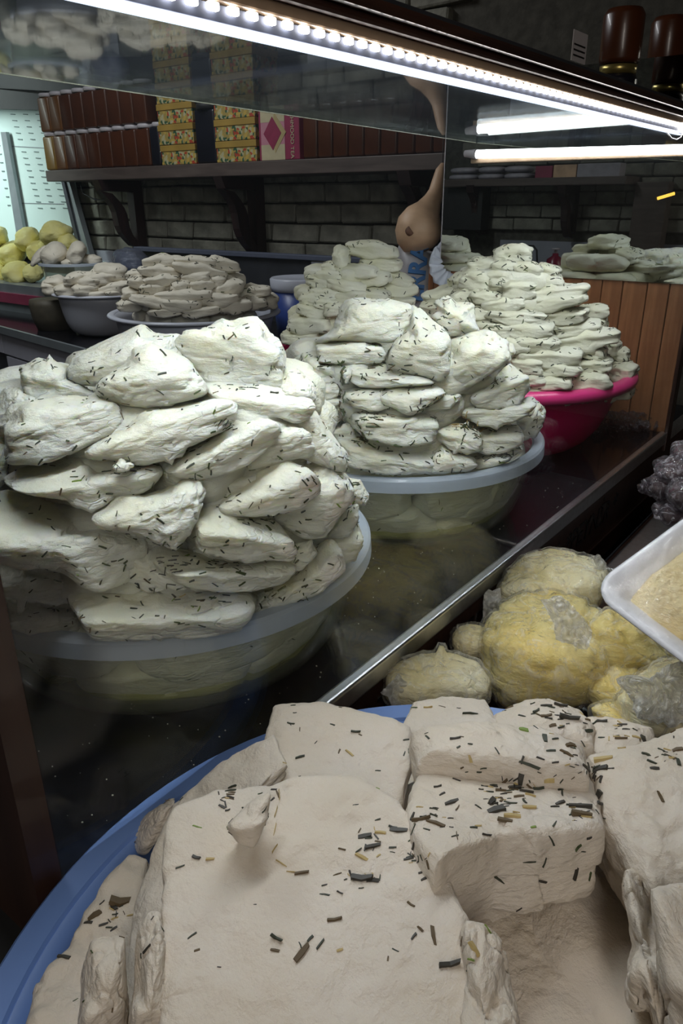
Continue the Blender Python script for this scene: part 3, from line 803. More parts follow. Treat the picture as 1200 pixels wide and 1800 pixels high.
# shelf glass on top
zt = 1.506
yb0, yb1 = 0.765, 0.915
gt = prism('glass_shelf', [(x0c - 0.15, YG, zt), (x1c - 0.008, YG, zt), (x1c - 0.008, yb1, zt), (x0c - 0.15, yb0, zt)], (0, 0, 0.006), M['glass_top'])
tag(gt, 'horizontal glass sheet roofing the display case, with pale polished rear edge', 'glass')
prism('polished_edge', [(x0c - 0.15, yb0, zt - 0.0005), (x1c - 0.008, yb1, zt - 0.0005), (x1c - 0.008, yb1 + 0.003, zt - 0.0005), (x0c - 0.15, yb0 + 0.003, zt - 0.0005)], (0, 0, 0.007), M['glass_edge'], gt)
# LED strip on the front top edge
led = thing('led_strip', (0.8, 0.41, 1.49), 'aluminium profile with a row of white LED chips along the top of the case', 'lamp')
prism('profile', [(0.19, 0.4045, 1.486), (0.19, 0.403, 1.500), (0.19, 0.418, 1.503), (0.19, 0.420, 1.488)], (1.31, 0, 0), M['alu'], led)
prism('glint_line', [(0.19, 0.4040, 1.4850), (0.19, 0.4035, 1.4868), (0.19, 0.4075, 1.4868), (0.19, 0.4075, 1.4850)], (1.29, 0, 0), M['led_line'], led)  # glowing strip added as the LED reflection along the glass edge
chip_me = None
for k in range(72):
    x = 0.21 + k * 0.0178
    if chip_me is None:
        c0 = box('led_chip', (x, 0.399, 1.4955), (x + 0.0085, 0.4035, 1.5005), M['chip'], led, 0.0012); chip_me = c0
    else:
        c1 = chip_me.copy(); COL.objects.link(c1); c1.parent = led; c1.location.x += 0.0178 * k
tube('end_bulb', [(1.468, 0.402, 1.4965), (1.48, 0.402, 1.4965), (1.492, 0.402, 1.4965)], [0.006, 0.008, 0.005], M['chip'], led)
tube('cable', [(1.40, 0.404, 1.485), (1.43, 0.404, 1.478), (1.46, 0.404, 1.477), (1.485, 0.404, 1.482), (1.49, 0.404, 1.49)], 0.0012, M['lid_white'], led, 8)
ll = area('led_light', (0.85, 0.421, 1.4862), 1.3, 3.9, (0.90, 0.96, 1.0), (0, 0.62, -1), 0.0028)
ll.parent = led; ll.location = Vector(ll.location) - Vector(led.location)
ll.rotation_euler = Matrix((Vector((1, 0, 0)), Vector((0, 0.85, 0.53)).normalized(), Vector((1, 0, 0)).cross(Vector((0, 0.85, 0.53)).normalized()))).transposed().to_euler()
lo = area('led_light_front', (0.85, 0.4015, 1.492), 1.3, 1.6, (0.95, 0.97, 1.0), (0, -0.45, -1), 0.0025)
lo.parent = led; lo.location = Vector(lo.location) - Vector(led.location)
lo.rotation_euler = Matrix((Vector((1, 0, 0)), Vector((0, 0.9, -0.42)).normalized(), Vector((1, 0, 0)).cross(Vector((0, 0.9, -0.42)).normalized()))).transposed().to_euler()
# fascia boards over the LED
fa = thing('top_fascia', (0.9, 0.41, 1.503), 'dark varnished wooden fascia over the LED strip', 'fascia')
box('lit_batten', (0.0, 0.400, 1.5015), (2.1, 0.412, 1.5105), M['tan'], fa, 0.0015)
box('grooved_moulding', (0.0, 0.395, 1.5105), (2.1, 0.420, 1.5185), M['wood_dark'], fa, 0.003)
box('upper_moulding', (0.0, 0.390, 1.5185), (2.1, 0.420, 1.529), M['wood_dark'], fa, 0.004)
box('grey_capping', (0.0, 0.405, 1.529), (2.1, 0.425, 1.5365), M['dark_steel'], fa, 0.001)
# jars standing above
tj = box('upper_shelf_board', (1.0, 0.46, 1.535), (2.1, 0.75, 1.545), M['wood_bracket'])
tag(tj, 'dark board above the case carrying dark jars', 'shelf')
for k, (px_, lb) in enumerate(((1085, 'dark preserve jar with gold lid, nearer of the pair above the LED strip'), (1165, 'dark preserve jar with gold lid, farther of the pair above the LED strip'))):
    p = aty(px_, 130, 0.55)
    o = lathe('preserve_jar', [(0.0, 1.545), (0.034, 1.546), (0.036, 1.552), (0.036, p[2] - 0.012), (0.031, p[2] - 0.002)], p, M['syrup'], None, 28); tag(o, lb, 'jar', 'dark preserve jars above the case')
    lathe('lid', [(0.032, p[2] - 0.002), (0.033, p[2] + 0.012), (0.030, p[2] + 0.013), (0.0, p[2] + 0.013)], p, M['lid_gold'], o, 28)
    o2 = lathe('preserve_jar', [(0.0, p[2] + 0.014), (0.034, p[2] + 0.015), (0.036, p[2] + 0.022), (0.036, p[2] + 0.09), (0.03, p[2] + 0.10), (0.0, p[2] + 0.10)], p, M['honey'], None, 28)
    tag(o2, lb.replace('jar with gold lid', 'jar stacked on a gold lid'), 'jar', 'dark preserve jars above the case')
pc = aty(1017, 105, 0.44)
pt = box('price_tag', (pc[0] - 0.03, 0.438, pc[2] - 0.004), (pc[0] + 0.018, 0.439, pc[2] + 0.03), M['paper']); tag(pt, 'small white paper price tag above the wooden fascia', 'tag')
for k in range(3):
    box('printed_line', (pc[0] - 0.026, 0.4374, pc[2] + 0.002 + k * 0.006), (pc[0] + 0.012, 0.438, pc[2] + 0.0035 + k * 0.006), M['letter'], pt)

# partition of planks with the mirror over it
part = thing('wood_partition', (XM + 0.015, 0.72, 0.9), 'varnished brown plank partition at the end of the display case, below the mirror', 'partition')
yy = 0.404; k = 0
while yy < 1.03:
    wd = random.choice((0.040, 0.046, 0.052))
    box('plank', (XM + 0.003, yy, 0.90), (XM + 0.018, min(yy + wd - 0.002, 1.035), float(atx(985, 489, XM)[2]) + 0.01), M['wood'], part, 0.002); yy += wd
box('backing_board', (XM + 0.018, 0.404, 0.9), (XM + 0.022, 1.035, float(atx(985, 489, XM)[2]) + 0.01), M['wood_side'], part)
box('corner_post', (XM - 0.004, 0.396, 0.86), (XM + 0.03, 0.404, 1.5), M['wood_side'], part, 0.002)
ml_, mr_ = float(atx(775, 472, XM)[1]), 0.406
zm0 = float(atx(985, 487, XM)[2])
mo = box('wall_mirror', (XM - 0.004, mr_, zm0), (XM, ml_, 1.64), M['mirror']); tag(mo, 'frameless mirror above the plank partition reflecting the heaps of cheese', 'mirror')
box('polished_edge', (XM - 0.0045, ml_, zm0), (XM, ml_ + 0.002, 1.64), M['lid_white'], mo)
tl = thing('tube_lamp', (XM - 0.03, 0.7, 1.48), 'glowing white tube lamp fixed across the top of the mirror', 'lamp')
pA, pB = atx(838, 271, XM - 0.03), atx(1210, 262, XM - 0.03)
tube('glowing_tube', [tuple(pA), tuple(pB)], 0.0088, M['tube'], tl, 16)
pC = atx(817, 270, XM - 0.03)
tube('end_cap', [tuple(pC), tuple(pA * 0.9 + pC * 0.1), tuple(pA)], [0.007, 0.0105, 0.0105], M['lid_white'], tl, 16)
box('holder', (XM - 0.022, pB[1], pB[2] - 0.012), (XM - 0.0045, pA[1] + 0.02, pB[2] + 0.0), M['tan'], tl, 0.002)

# crumbs on the worktop
cv, cf = [], []
for k in range(260):
    x, y = random.uniform(0.22, 1.3), random.uniform(0.42, 0.60) if random.random() < 0.8 else random.uniform(0.42, 1.0)
    s = random.uniform(0.0003, 0.0011)
    b0 = len(cv)
    for d_ in ((1, 0, 0), (-1, 0, 0), (0, 1, 0), (0, -1, 0), (0, 0, 1), (0, 0, -0.3)): cv.append([x + d_[0] * s, y + d_[1] * s * 1.2, 0.9005 + d_[2] * s])
    for f in ((0, 2, 4), (2, 1, 4), (1, 3, 4), (3, 0, 4), (2, 0, 5), (1, 2, 5), (3, 1, 5), (0, 3, 5)): cf.append([b0 + i for i in f])
cr = link_mesh('crumbs', cv, cf, M['crumb'], None, np.array([0.7, 0.6, 0.9])); tag(cr, 'tiny pale crumbs scattered on the black worktop', 'crumbs', kind='stuff')

# front counter
fc_ = thing('front_counter', (0.8, -0.2, 0.0), 'dark wooden front counter below the display case', 'counter')
box('worktop', (-0.6, -0.9, 0.755), (2.2, 0.357, 0.78), M['wood_dark'], fc_, 0.002)
box('steel_trim', (-0.6, 0.357, 0.765), (2.2, 0.360, 0.781), M['dark_steel'], fc_)
box('base_cabinet', (-0.5, -0.85, 0.0), (2.1, 0.34, 0.755), M['black'], fc_)

# ================================================================== BASINS
def basin(c, r_, zr, z0, mat_body, mat_rim, label, group=None, rb=None, lip=0.020, roll=False, ledge=0.016):
    rb = rb or r_ * 0.62
    t = thing('plastic_basin', (c[0], c[1], z0), label, 'basin', group)
    th = 0.003
    H_ = zr - z0
    rw = r_ - ledge
    pts = [(rb * 0.9, z0), (rb, z0 + 0.003), (rb + (rw - rb) * 0.30, z0 + H_ * 0.08), (rb + (rw - rb) * 0.50, z0 + H_ * 0.18), (rb + (rw - rb) * 0.68, z0 + H_ * 0.34), (rb + (rw - rb) * 0.82, z0 + H_ * 0.55), (rb + (rw - rb) * 0.93, z0 + H_ * 0.78), (rw, zr - 0.004)]
    inn = [(a - th, b_ + th * 0.6) for a, b_ in pts][::-1]
    lathe('bowl', [(0.0, z0)] + pts + inn + [(0.0, z0 + th)], c, M[mat_body], t, 96)
    if roll:
        prof = []
        for k in range(12):
            g = 2 * math.pi * k / 12
            prof.append((r_ - ledge * 0.5 + (ledge * 0.62) * math.cos(g), zr - 0.004 + lip * 0.5 * math.sin(g)))
        lathe('rim', prof, c, M[mat_rim], t, 96, True, True)
    else:
        prof = [(rw - th, zr - 0.005), (rw, zr), (r_ - 0.003, zr + 0.001), (r_, zr - 0.002), (r_ + 0.001, zr - lip), (r_ - 0.002, zr - lip), (r_ - 0.004, zr - 0.006), (rw + 0.002, zr - 0.005)]
        lathe('rim', prof, c, M[mat_rim], t, 96, False, True)
    return t
C1, C2, C3, C4 = (0.515, 0.653), (1.005, 0.657), (1.450, 0.676), (1.47, 1.125)
basin(C1, 0.239, 1.022, 0.9015, 'clear_plastic', 'clear_rim', 'large clear plastic basin nearest the end board, heaped with herb cheese', rb=0.185, lip=0.018)
basin(C2, 0.241, 1.030, 0.9015, 'clear_plastic', 'clear_rim', 'clear plastic basin in the middle of the case, next to the pink one', rb=0.185, lip=0.018)
basin(C3, 0.260, 1.058, 0.9015, 'pink_body', 'pink', 'bright pink plastic basin in front of the plank partition', rb=0.13, lip=0.026, roll=True, ledge=0.026)
basin(C4, 0.185, 1.045, 0.9015, 'pink_body', 'pink', 'red-pink basin mostly hidden behind the middle heap, next to the blue bucket', rb=0.12, lip=0.02, roll=True, ledge=0.02)
for c, zz, rr, lb in ((C1, 0.935, 0.185, 'yellowish whey pooled in the nearest clear basin'), (C2, 0.94, 0.185, 'yellowish whey pooled in the middle clear basin')):
    wh = lathe('whey', [(0.0, 0.9055), (0.160, 0.9055), (0.184, 0.914), (0.192, 0.924), (0.195, 0.930), (0.0, 0.930)], c, M['whey'], None, 64)
    tag(wh, lb, 'whey', kind='stuff')
C5, C6 = (1.84, 2.58), (1.66, 1.86)
basin(C5, 0.195, 1.06, 0.9015, 'white_plastic', 'white_plastic', 'white plastic basin of cheese beside the lit cooler', rb=0.115, lip=0.012, roll=True, ledge=0.02)
basin(C6, 0.27, 1.06, 0.9015, 'white_plastic', 'white_plastic', 'wide white plastic basin of cheese rolls in front of the dark splash panel', rb=0.17, lip=0.012, roll=True, ledge=0.02)
CB = (0.276, 0.106)
basin(CB, 0.305, 0.94, 0.7815, 'blue', 'blue', 'big light-blue plastic basin of cheese slabs on the front counter', rb=0.2, lip=0.015, ledge=0.020)
# small clear bowl behind
C7 = atz(120, 505, 0.97)
C7 = (2.02, 3.02)
basin(C7, 0.15, 1.14, 0.9015, 'clear_plastic', 'clear_rim', 'small clear bowl with brownish cheese slabs against the cooler', rb=0.085, lip=0.01)

# ================================================================== CHEESE HEAPS
P1 = Pile(C1, [(0.13, 0.90), (0.20, 0.96), (0.215, 1.0), (0.230, 1.04), (0.232, 1.10), (0.222, 1.15), (0.20, 1.19), (0.165, 1.225), (0.11, 1.25), (0.05, 1.262)])
P2 = Pile(C2, [(0.13, 0.90), (0.20, 0.96), (0.212, 1.01), (0.215, 1.05), (0.21, 1.10), (0.19, 1.15), (0.15, 1.19), (0.10, 1.225), (0.03, 1.24)])
P3 = Pile((1.45, 0.68), [(0.15, 0.95), (0.21, 1.04), (0.222, 1.08), (0.19, 1.14), (0.145, 1.19), (0.105, 1.235), (0.05, 1.28), (0.02, 1.297)])
P4 = Pile(C4, [(0.13, 0.95), (0.175, 1.04), (0.17, 1.10), (0.135, 1.17), (0.095, 1.22), (0.06, 1.26), (0.03, 1.29)])
P5 = Pile(C5, [(0.16, 1.03), (0.165, 1.07), (0.13, 1.12), (0.06, 1.17), (0.02, 1.19)])
P6 = Pile(C6, [(0.22, 1.03), (0.235, 1.07), (0.21, 1.12), (0.16, 1.17), (0.11, 1.215), (0.07, 1.235)])
P7 = Pile(C7, [(0.12, 1.10), (0.12, 1.14), (0.09, 1.18), (0.04, 1.22)])

G1 = 'cheese pieces heaped in the nearest clear basin'
near = [
 ('slim cheese wedge at the back left corner of the nearest heap', [(37,645),(68,631),(119,645),(128,668),(172,693),(142,705),(51,706),(40,679)], dict(lift=-0.03)),
 ('smooth pale cheese roll slanting up behind the triangular piece of the nearest heap', [(119,652),(125,625),(159,611),(221,585),(246,571),(268,586),(312,590),(322,640),(262,668),(200,680),(170,680),(147,676),(122,668)], dict(e=2.6, lift=-0.02, amp=.8)),
 ('tall cracked cheese wedge crowning the nearest heap at its right', [(303,606),(319,590),(363,575),(392,561),(404,569),(420,565),(439,559),(455,559),(471,584),(496,613),(499,645),(492,684),(400,688),(363,684),(347,655),(319,625)], dict(lift=-0.015, fc=.75, e=5)),
 ('triangular white cheese lump at the top centre of the nearest heap', [(174,685),(181,668),(215,639),(235,611),(261,602),(283,608),(326,636),(352,665),(364,692),(340,703),(300,712),(255,718),(248,717),(215,712),(200,707),(180,697)], dict(lift=0.012, e=3)),
 ('small cheese stub peeping out left above the grainy slab of the nearest heap', [(-12,712),(9,684),(28,680),(43,685),(62,702),(40,735),(-12,745)], dict(e=3)),
 ('pale knob of cheese with a pitted face at the right shoulder of the nearest heap', [(490,680),(503,649),(528,651),(550,676),(553,700),(542,730),(500,718)], dict(e=3,)),
 ('long cheese slab lying under the tall cracked wedge', [(362,682),(395,675),(442,677),(495,684),(545,700),(552,716),(535,738),(518,744),(490,735),(427,733),(395,722),(366,700)], dict(lift=.004,)),
 ('broken cheese piece behind the slanting slab, right side of the nearest heap', [(432,742),(478,728),(520,742),(545,768),(554,788),(547,802),(500,812),(440,826),(425,790)], dict()),
 ('folded cheese flap at the right shoulder edge of the nearest heap', [(510,742),(553,718),(578,758),(613,800),(606,824),(590,827),(560,815),(525,803)], dict(e=3)),
 ('yellowish cheese lump half hidden beneath the triangular piece', [(196,704),(240,716),(290,712),(330,712),(280,735),(235,750),(205,740)], dict(lift=-.02)),
 ('broad grainy slab with a shaded end at the left of the nearest heap', [(0,738),(25,706),(113,697),(176,695),(196,710),(214,736),(210,757),(170,775),(142,787),(71,815),(14,816),(14,770),(0,747)], dict(lift=.012, e=5)),
 ('long cheese slab crossing the middle of the nearest heap below the triangular piece', [(150,783),(170,765),(215,740),(255,722),(300,713),(355,704),(402,706),(414,724),(397,755),(335,785),(300,803),(255,816),(240,818),(200,805),(157,805)], dict(lift=.012, e=5)),
 ('slanting cheese slab with a sharp upper edge, right of centre in the nearest heap', [(290,824),(298,802),(330,783),(385,757),(405,735),(425,735),(480,742),(489,756),(484,775),(460,798),(430,818),(380,836),(348,841),(320,837),(298,832)], dict(lift=.008, e=5)),
 ('far left cheese piece of the nearest heap, cut by the frame, upper one', [(-60,760),(5,755),(16,800),(12,842),(-10,862),(-60,860)], dict()),
 ('rolled cheese piece under the broad grainy slab', [(8,838),(51,817),(122,808),(156,806),(198,820),(255,812),(282,817),(280,837),(249,868),(207,870),(176,892),(136,889),(94,872),(57,872),(23,858)], dict(lift=.006, e=3.4)),
 ('shaded deep-set cheese piece below the slanting slab', [(345,842),(400,838),(470,818),(480,850),(440,880),(395,895),(350,890)], dict(lift=-.03)),
 ('curled cheese flap spreading at the right of the nearest heap', [(505,818),(575,817),(608,836),(621,863),(620,882),(599,903),(572,941),(536,945),(482,916),(485,880)], dict(e=3, lift=.0)),
 ('plump smooth cheese roll on the right of the nearest heap', [(384,889),(410,866),(446,833),(500,809),(536,822),(556,845),(559,869),(530,892),(488,904),(446,909),(404,907),(389,898)], dict(lift=.018, e=2.8, amp=.7)),
 ('rounded cheese tip sticking out right with herb sprigs', [(602,838),(632,845),(648,869),(641,888),(618,887),(598,862)], dict(e=2.8)),
 ('small cheese lump tucked below the rounded tip', [(575,938),(598,897),(628,885),(630,915),(614,943),(580,946)], dict(e=3)),
 ('cheese piece resting on the right rim of the nearest basin', [(580,947),(626,912),(637,950),(624,984),(598,992),(580,975)], dict(e=3)),
 ('three-pronged cheese piece with ridged face in the centre of the nearest heap', [(162,911),(181,893),(198,871),(215,868),(250,872),(290,862),(320,840),(337,834),(352,847),(354,882),(342,915),(327,945),(308,964),(288,958),(262,940),(236,932),(200,930),(170,922)], dict(lift=.02, e=3.2, amp=1.2)),
 ('square-cut cheese block low on the right of the nearest heap', [(338,911),(359,892),(383,889),(440,911),(482,914),(500,941),(521,968),(512,987),(488,984),(434,987),(365,975),(347,952),(338,928)], dict(lift=.016, e=6)),
 ('huge smooth cheese slab with a ragged lower edge at the left of the nearest heap', [(-50,872),(28,864),(85,878),(159,890),(176,918),(241,940),(266,948),(248,987),(227,1016),(181,1040),(147,1032),(113,1003),(74,998),(31,998),(-50,968)], dict(lift=.008, e=3.5, bmax=.06)),
 ('cheese slab under the square-cut block', [(258,962),(275,955),(320,965),(360,972),(440,984),(505,985),(517,1003),(484,1029),(440,1039),(380,1040),(330,1032),(288,1004),(265,982)], dict(lift=.004, e=4)),
 ('small cheese lump right of the square-cut block', [(495,1000),(505,960),(548,950),(558,975),(532,1000),(510,1006)], dict(e=3)),
 ('thin cheese wedge lying along the right rim of the nearest basin', [(442,1044),(480,1032),(530,1005),(548,965),(578,945),(594,968),(604,1000),(592,1017),(560,1042),(512,1062),(482,1072),(458,1069)], dict(lift=.004, e=5)),
 ('crumbly hollow cheese piece low on the left of the nearest heap', [(-50,975),(31,996),(74,996),(118,1003),(135,1022),(126,1054),(96,1066),(57,1058),(-50,1034)], dict(lift=-.005, amp=1.5)),
 ('cheese layer along the left front rim of the nearest basin', [(-50,1030),(57,1055),(96,1064),(135,1058),(168,1112),(150,1126),(100,1124),(30,1108),(-50,1090)], dict(lift=.0, e=3)),
 ('herb-specked cheese slab standing on the front rim of the nearest basin', [(125,1050),(134,1022),(170,1036),(232,1012),(280,1010),(330,1030),(380,1037),(440,1042),(444,1066),(430,1087),(418,1108),(330,1120),(250,1126),(170,1124),(148,1092)], dict(lift=.006, e=5)),
 ('shaded cheese lump set back in the hollow above the front slab', [(205,1010),(240,960),(270,950),(300,1000),(330,1035),(260,1040)], dict(lift=-.025)),
 ('loose cheese flake below the long crossing slab', [(197,822),(212,805),(236,817),(225,828),(205,830)], dict(lift=.03, n=10)),
]
for lb, pl, op in near:
    kw = dict(n=28, flecks=34, fl=0.0062, yaw=random.uniform(-16, 16), pitch=random.uniform(-8, 8)); kw.update(op)
    lump(pl, P1, lb, group=G1, **kw)

G2 = 'cheese pieces heaped in the middle clear basin'
second = [
 ('upright cheese wedge standing at the back of the middle heap', [(760,556),(770,545),(763,532),(789,520),(802,532),(830,535),(833,565),(845,585),(807,592),(785,592),(770,572)], dict(lift=-.02, e=6)),
 ('large dome-like cheese lump crowning the middle heap', [(550,600),(585,582),(593,563),(604,535),(617,526),(691,526),(720,537),(728,570),(702,595),(684,601),(652,599),(621,597),(560,606)], dict(e=3, lift=0.0)),
 ('small cheese knob right of the big white block on the middle heap', [(878,602),(902,604),(905,621),(893,636),(876,628)], dict(lift=-.01)),
 ('tall rounded cheese lump with many herb sprigs, centre of the middle heap', [(695,600),(717,573),(722,540),(742,550),(774,576),(787,593),(787,652),(772,667),(752,660),(725,656),(683,647),(679,632),(684,618)], dict(e=2.8, lift=.012, flecks=70)),
 ('big white block with a flat shaded front at the right of the middle heap', [(783,597),(828,581),(867,586),(890,604),(896,636),(850,667),(807,691),(787,679),(780,652)], dict(e=5, lift=.012)),
 ('flat cheese slab under the crowning lump of the middle heap', [(558,606),(598,601),(652,596),(671,608),(675,626),(669,638),(621,640),(561,638)], dict(e=6)),
 ('cheese piece at the left edge of the middle heap with dark herbs', [(524,634),(533,620),(556,620),(561,638),(598,639),(600,662),(591,674),(552,680),(533,662)], dict()),
 ('narrow cheese bit beside the stalk in the middle heap', [(599,640),(615,636),(617,664),(608,675),(599,672)], dict(n=12)),
 ('cheese slab below the flat slab of the middle heap', [(617,660),(626,643),(678,641),(700,655),(740,662),(768,670),(770,676),(700,679),(634,681),(619,673)], dict(e=4)),
 ('yellowish cheese piece at the left of the middle heap, third layer down', [(550,697),(558,680),(574,667),(591,673),(600,692),(582,702),(553,707)], dict()),
 ('folded cheese piece left of the white leaf-shaped one', [(602,699),(621,684),(652,678),(684,678),(682,705),(682,717),(652,723),(621,714),(604,704)], dict(lift=.002)),
 ('cheese piece squeezed under the white leaf-shaped one', [(730,718),(760,706),(782,692),(808,692),(807,705),(790,718),(750,723)], dict(lift=-.01)),
 ('white leaf-shaped cheese piece in the middle heap', [(668,695),(680,677),(760,675),(782,691),(760,709),(730,726),(716,728),(690,718),(672,706)], dict(lift=.012, e=2.8)),
 ('thin cheese piece at the left edge of the middle heap', [(550,712),(565,700),(593,696),(602,708),(571,722)], dict()),
 ('torn cheese piece beside the stalk at the left of the middle heap', [(562,726),(602,716),(610,732),(593,742),(582,758),(566,740)], dict()),
 ('pointed cheese block on the right slope of the middle heap', [(826,697),(841,680),(859,667),(893,641),(927,665),(929,684),(909,713),(872,719),(841,719),(828,708)], dict(e=5, lift=.008)),
 ('curved cheese slab under the pointed block', [(796,720),(825,706),(841,716),(908,715),(920,704),(936,690),(939,715),(915,739),(872,748),(841,748),(822,736)], dict()),
 ('ragged cheese piece at the right rim of the middle basin', [(890,742),(915,721),(935,700),(954,715),(957,734),(941,768),(921,774),(908,752)], dict(amp=1.4)),
 ('deep-set cheese piece at the left of the middle heap', [(580,760),(600,735),(620,740),(628,770),(600,785)], dict(lift=-.02)),
 ('large square cheese block low in the centre of the middle heap', [(618,735),(627,719),(673,722),(720,727),(763,719),(768,755),(757,780),(720,782),(690,781),(650,772),(625,757)], dict(e=6, lift=.004)),
 ('cheese piece above the right rim, just under the curved slab of the middle heap', [(835,760),(850,750),(906,747),(919,764),(917,781),(889,795),(850,799),(834,790)], dict(e=4)),
 ('cheese lump with a herb tuft on top, right of centre in the middle heap', [(768,760),(791,745),(818,747),(843,760),(847,790),(820,799),(789,789),(770,774)], dict(e=3)),
 ('long low cheese layer on the front rim of the middle basin', [(590,770),(615,763),(650,770),(700,781),(755,780),(772,812),(760,832),(700,834),(660,832),(612,820)], dict(e=3)),
 ('smooth cheese slab at the front rim of the middle basin', [(758,802),(770,774),(796,790),(832,805),(838,818),(820,830),(760,832)], dict(e=3, lift=.004)),
 ('small cheese bit near the right rim of the middle basin', [(880,793),(911,780),(919,790),(898,805),(876,806)], dict(n=12)),
 ('flat cheese bit between front slab and right rim of the middle basin', [(826,804),(880,796),(902,805),(875,818),(838,826)], dict(n=12)),
]
for lb, pl, op in second:
    kw = dict(n=22, flecks=46, fl=0.0072, yaw=random.uniform(-14, 14), pitch=random.uniform(-6, 6)); kw.update(op)
    lump(pl, P2, lb, group=G2, **kw)

def far_heap(pile, items, nm, group, mat, flecks, fl, n=9, e=3.6, amp=1.0):
    # rows by height for the labels
    rows = []
    for it in sorted(items, key=lambda q: q[1]):
        if rows and abs(rows[-1][0][1] - it[1]) < 13: rows[-1].append(it)
        else: rows.append([it])
    for r_, row in enumerate(rows):
        row.sort(key=lambda q: q[0])
        for k, it in enumerate(row):
            pos = ORD[r_] if r_ < 15 else 'lowest'
            lb = f'{nm}, {pos} layer from the top, ' + ('the only one there' if len(row) == 1 else f'{ORD[k]} from the left')
            lump(ell_poly(it[0], it[1], it[2] + 8, it[3] + 7, (it[4] if len(it) > 4 else 0) + random.uniform(-5, 5), 16, 0.13, 5), pile, lb, group=group, mat=mat, n=n, e=e, flecks=flecks, fl=fl,
                 yaw=random.uniform(-18, 18), lift=0.012 * r_ / len(rows), amp=amp)
pinkl = [(901,448,62,28,0),(847,467,40,25,-10),(889,471,42,20,5),(928,477,46,27,0),(966,478,34,20,10),(813,492,38,25,-25),(842,496,54,38,10),(882,490,44,24,0),(909,508,56,34,0),(960,496,50,20,-3),
 (968,513,120,24,-10),(857,523,50,22,0),(970,532,122,24,-8),(885,535,66,22,-5),(843,549,42,20),(905,557,88,22,-2),(990,556,76,26,-3),(1042,547,44,20,-10),(930,578,82,30,-3),(1010,577,86,24,-5),(1052,567,26,20),
 (940,602,72,26,0),(1030,596,106,30,-6),(965,625,114,34,0),(1043,618,44,24),(1072,610,30,24),(1092,622,24,20),(975,646,80,24),(1042,641,58,22),(1093,652,44,34,0),(970,670,64,26),(1032,668,72,40,-8),(1098,668,26,20),
 (993,694,90,26,0),(1070,684,60,34,-15),(1094,690,30,20),(938,690,32,30),(778,522,60,30,-15),(765,543,44,26),(805,548,60,26),(820,518,50,24,-10),(880,580,60,24),(900,605,50,26),(925,640,50,30),(930,662,44,26),(850,572,50,24), (1040,700,50,20,-8)]
far_heap(P3, pinkl, 'herb cheese in the pink basin', 'cheese pieces heaped in the pink basin', 'cheese_far', 26, 0.0085, 12, 5.0, 1.5)
leftl = [(600,451,24,32,0),(653,441,80,27,0),(668,465,62,22,3),(624,477,72,20,5),(579,470,20,14),(577,484,38,18),(655,490,52,22),(700,491,48,20,15),(561,497,40,18,10),(611,502,64,20,8),(693,510,64,22),(575,516,44,18),(557,512,20,14),(614,521,46,20),(547,526,36,22),(571,533,40,16),
 (655,520,52,22),(552,547,52,22,15),(584,542,34,22),(543,568,72,32),(528,592,54,22),(546,606,50,16),(700,535,50,24),(640,540,50,24)]
far_heap(P4, leftl, 'herb cheese before the printed sack', 'cheese pieces heaped before the printed sack', 'cheese_far', 22, 0.0085, 10, 4.0, 1.4)
whl = [(286,460,62,20),(342,460,68,16),(388,464,52,18,8),(280,477,66,18),(353,476,78,20,8),(283,493,54,16),(345,487,46,16,-5),(353,501,40,14),(318,503,28,14),(380,495,26,18),(397,507,54,26),(269,508,40,16),(324,518,94,18,2),(444,512,54,18),(231,517,28,18),(286,531,108,22,5),(380,526,78,18,-5),(405,538,64,22),(464,530,42,26),(228,536,36,16),(292,547,50,14,3),(353,547,60,14,-4),(250,497,44,18),(244,484,36,16),(440,532,50,20),(320,533,60,18)]
far_heap(P6, whl, 'cheese roll in wide white basin', 'cheese rolls in the wide white basin', 'cheese_dull', 26, 0.011, 10, 3.4, 1.3)
wsl = [(100,499,36,20),(117,511,36,18),(140,489,46,16,-8),(160,495,36,16),(195,480,52,28,10),(152,509,42,16),(200,505,62,20,-10),(162,519,42,10),(88,507,22,20),(208,515,40,12),(178,488,42,16)]
far_heap(P5, wsl, 'cheese roll in the cooler-side basin', 'cheese rolls in the white basin beside the cooler', 'cheese_dull', 12, 0.009, 9, 3.2, 1.3)
sml = [(68,450,44,14,-50),(95,447,48,40,-28),(134,446,30,42,25),(122,462,28,14),(160,456,38,16)]
for k, (it, lb) in enumerate(zip(sml, ['thin brown cheese slice leaning at the left of the small clear bowl', 'rounded triangular cheese slab in the middle of the small clear bowl', 'upright cheese slab right of the triangular one in the small bowl', 'cheese bit low between the slabs of the small clear bowl', 'flat cheese bit at the right of the small clear bowl'])):
    lump(ell_poly(*it[:4], it[4] if len(it) > 4 else 0), P7, lb, group='cheese slabs in the small clear bowl', mat='cheese_dull', n=9, e=2.8, flecks=10, fl=0.009)

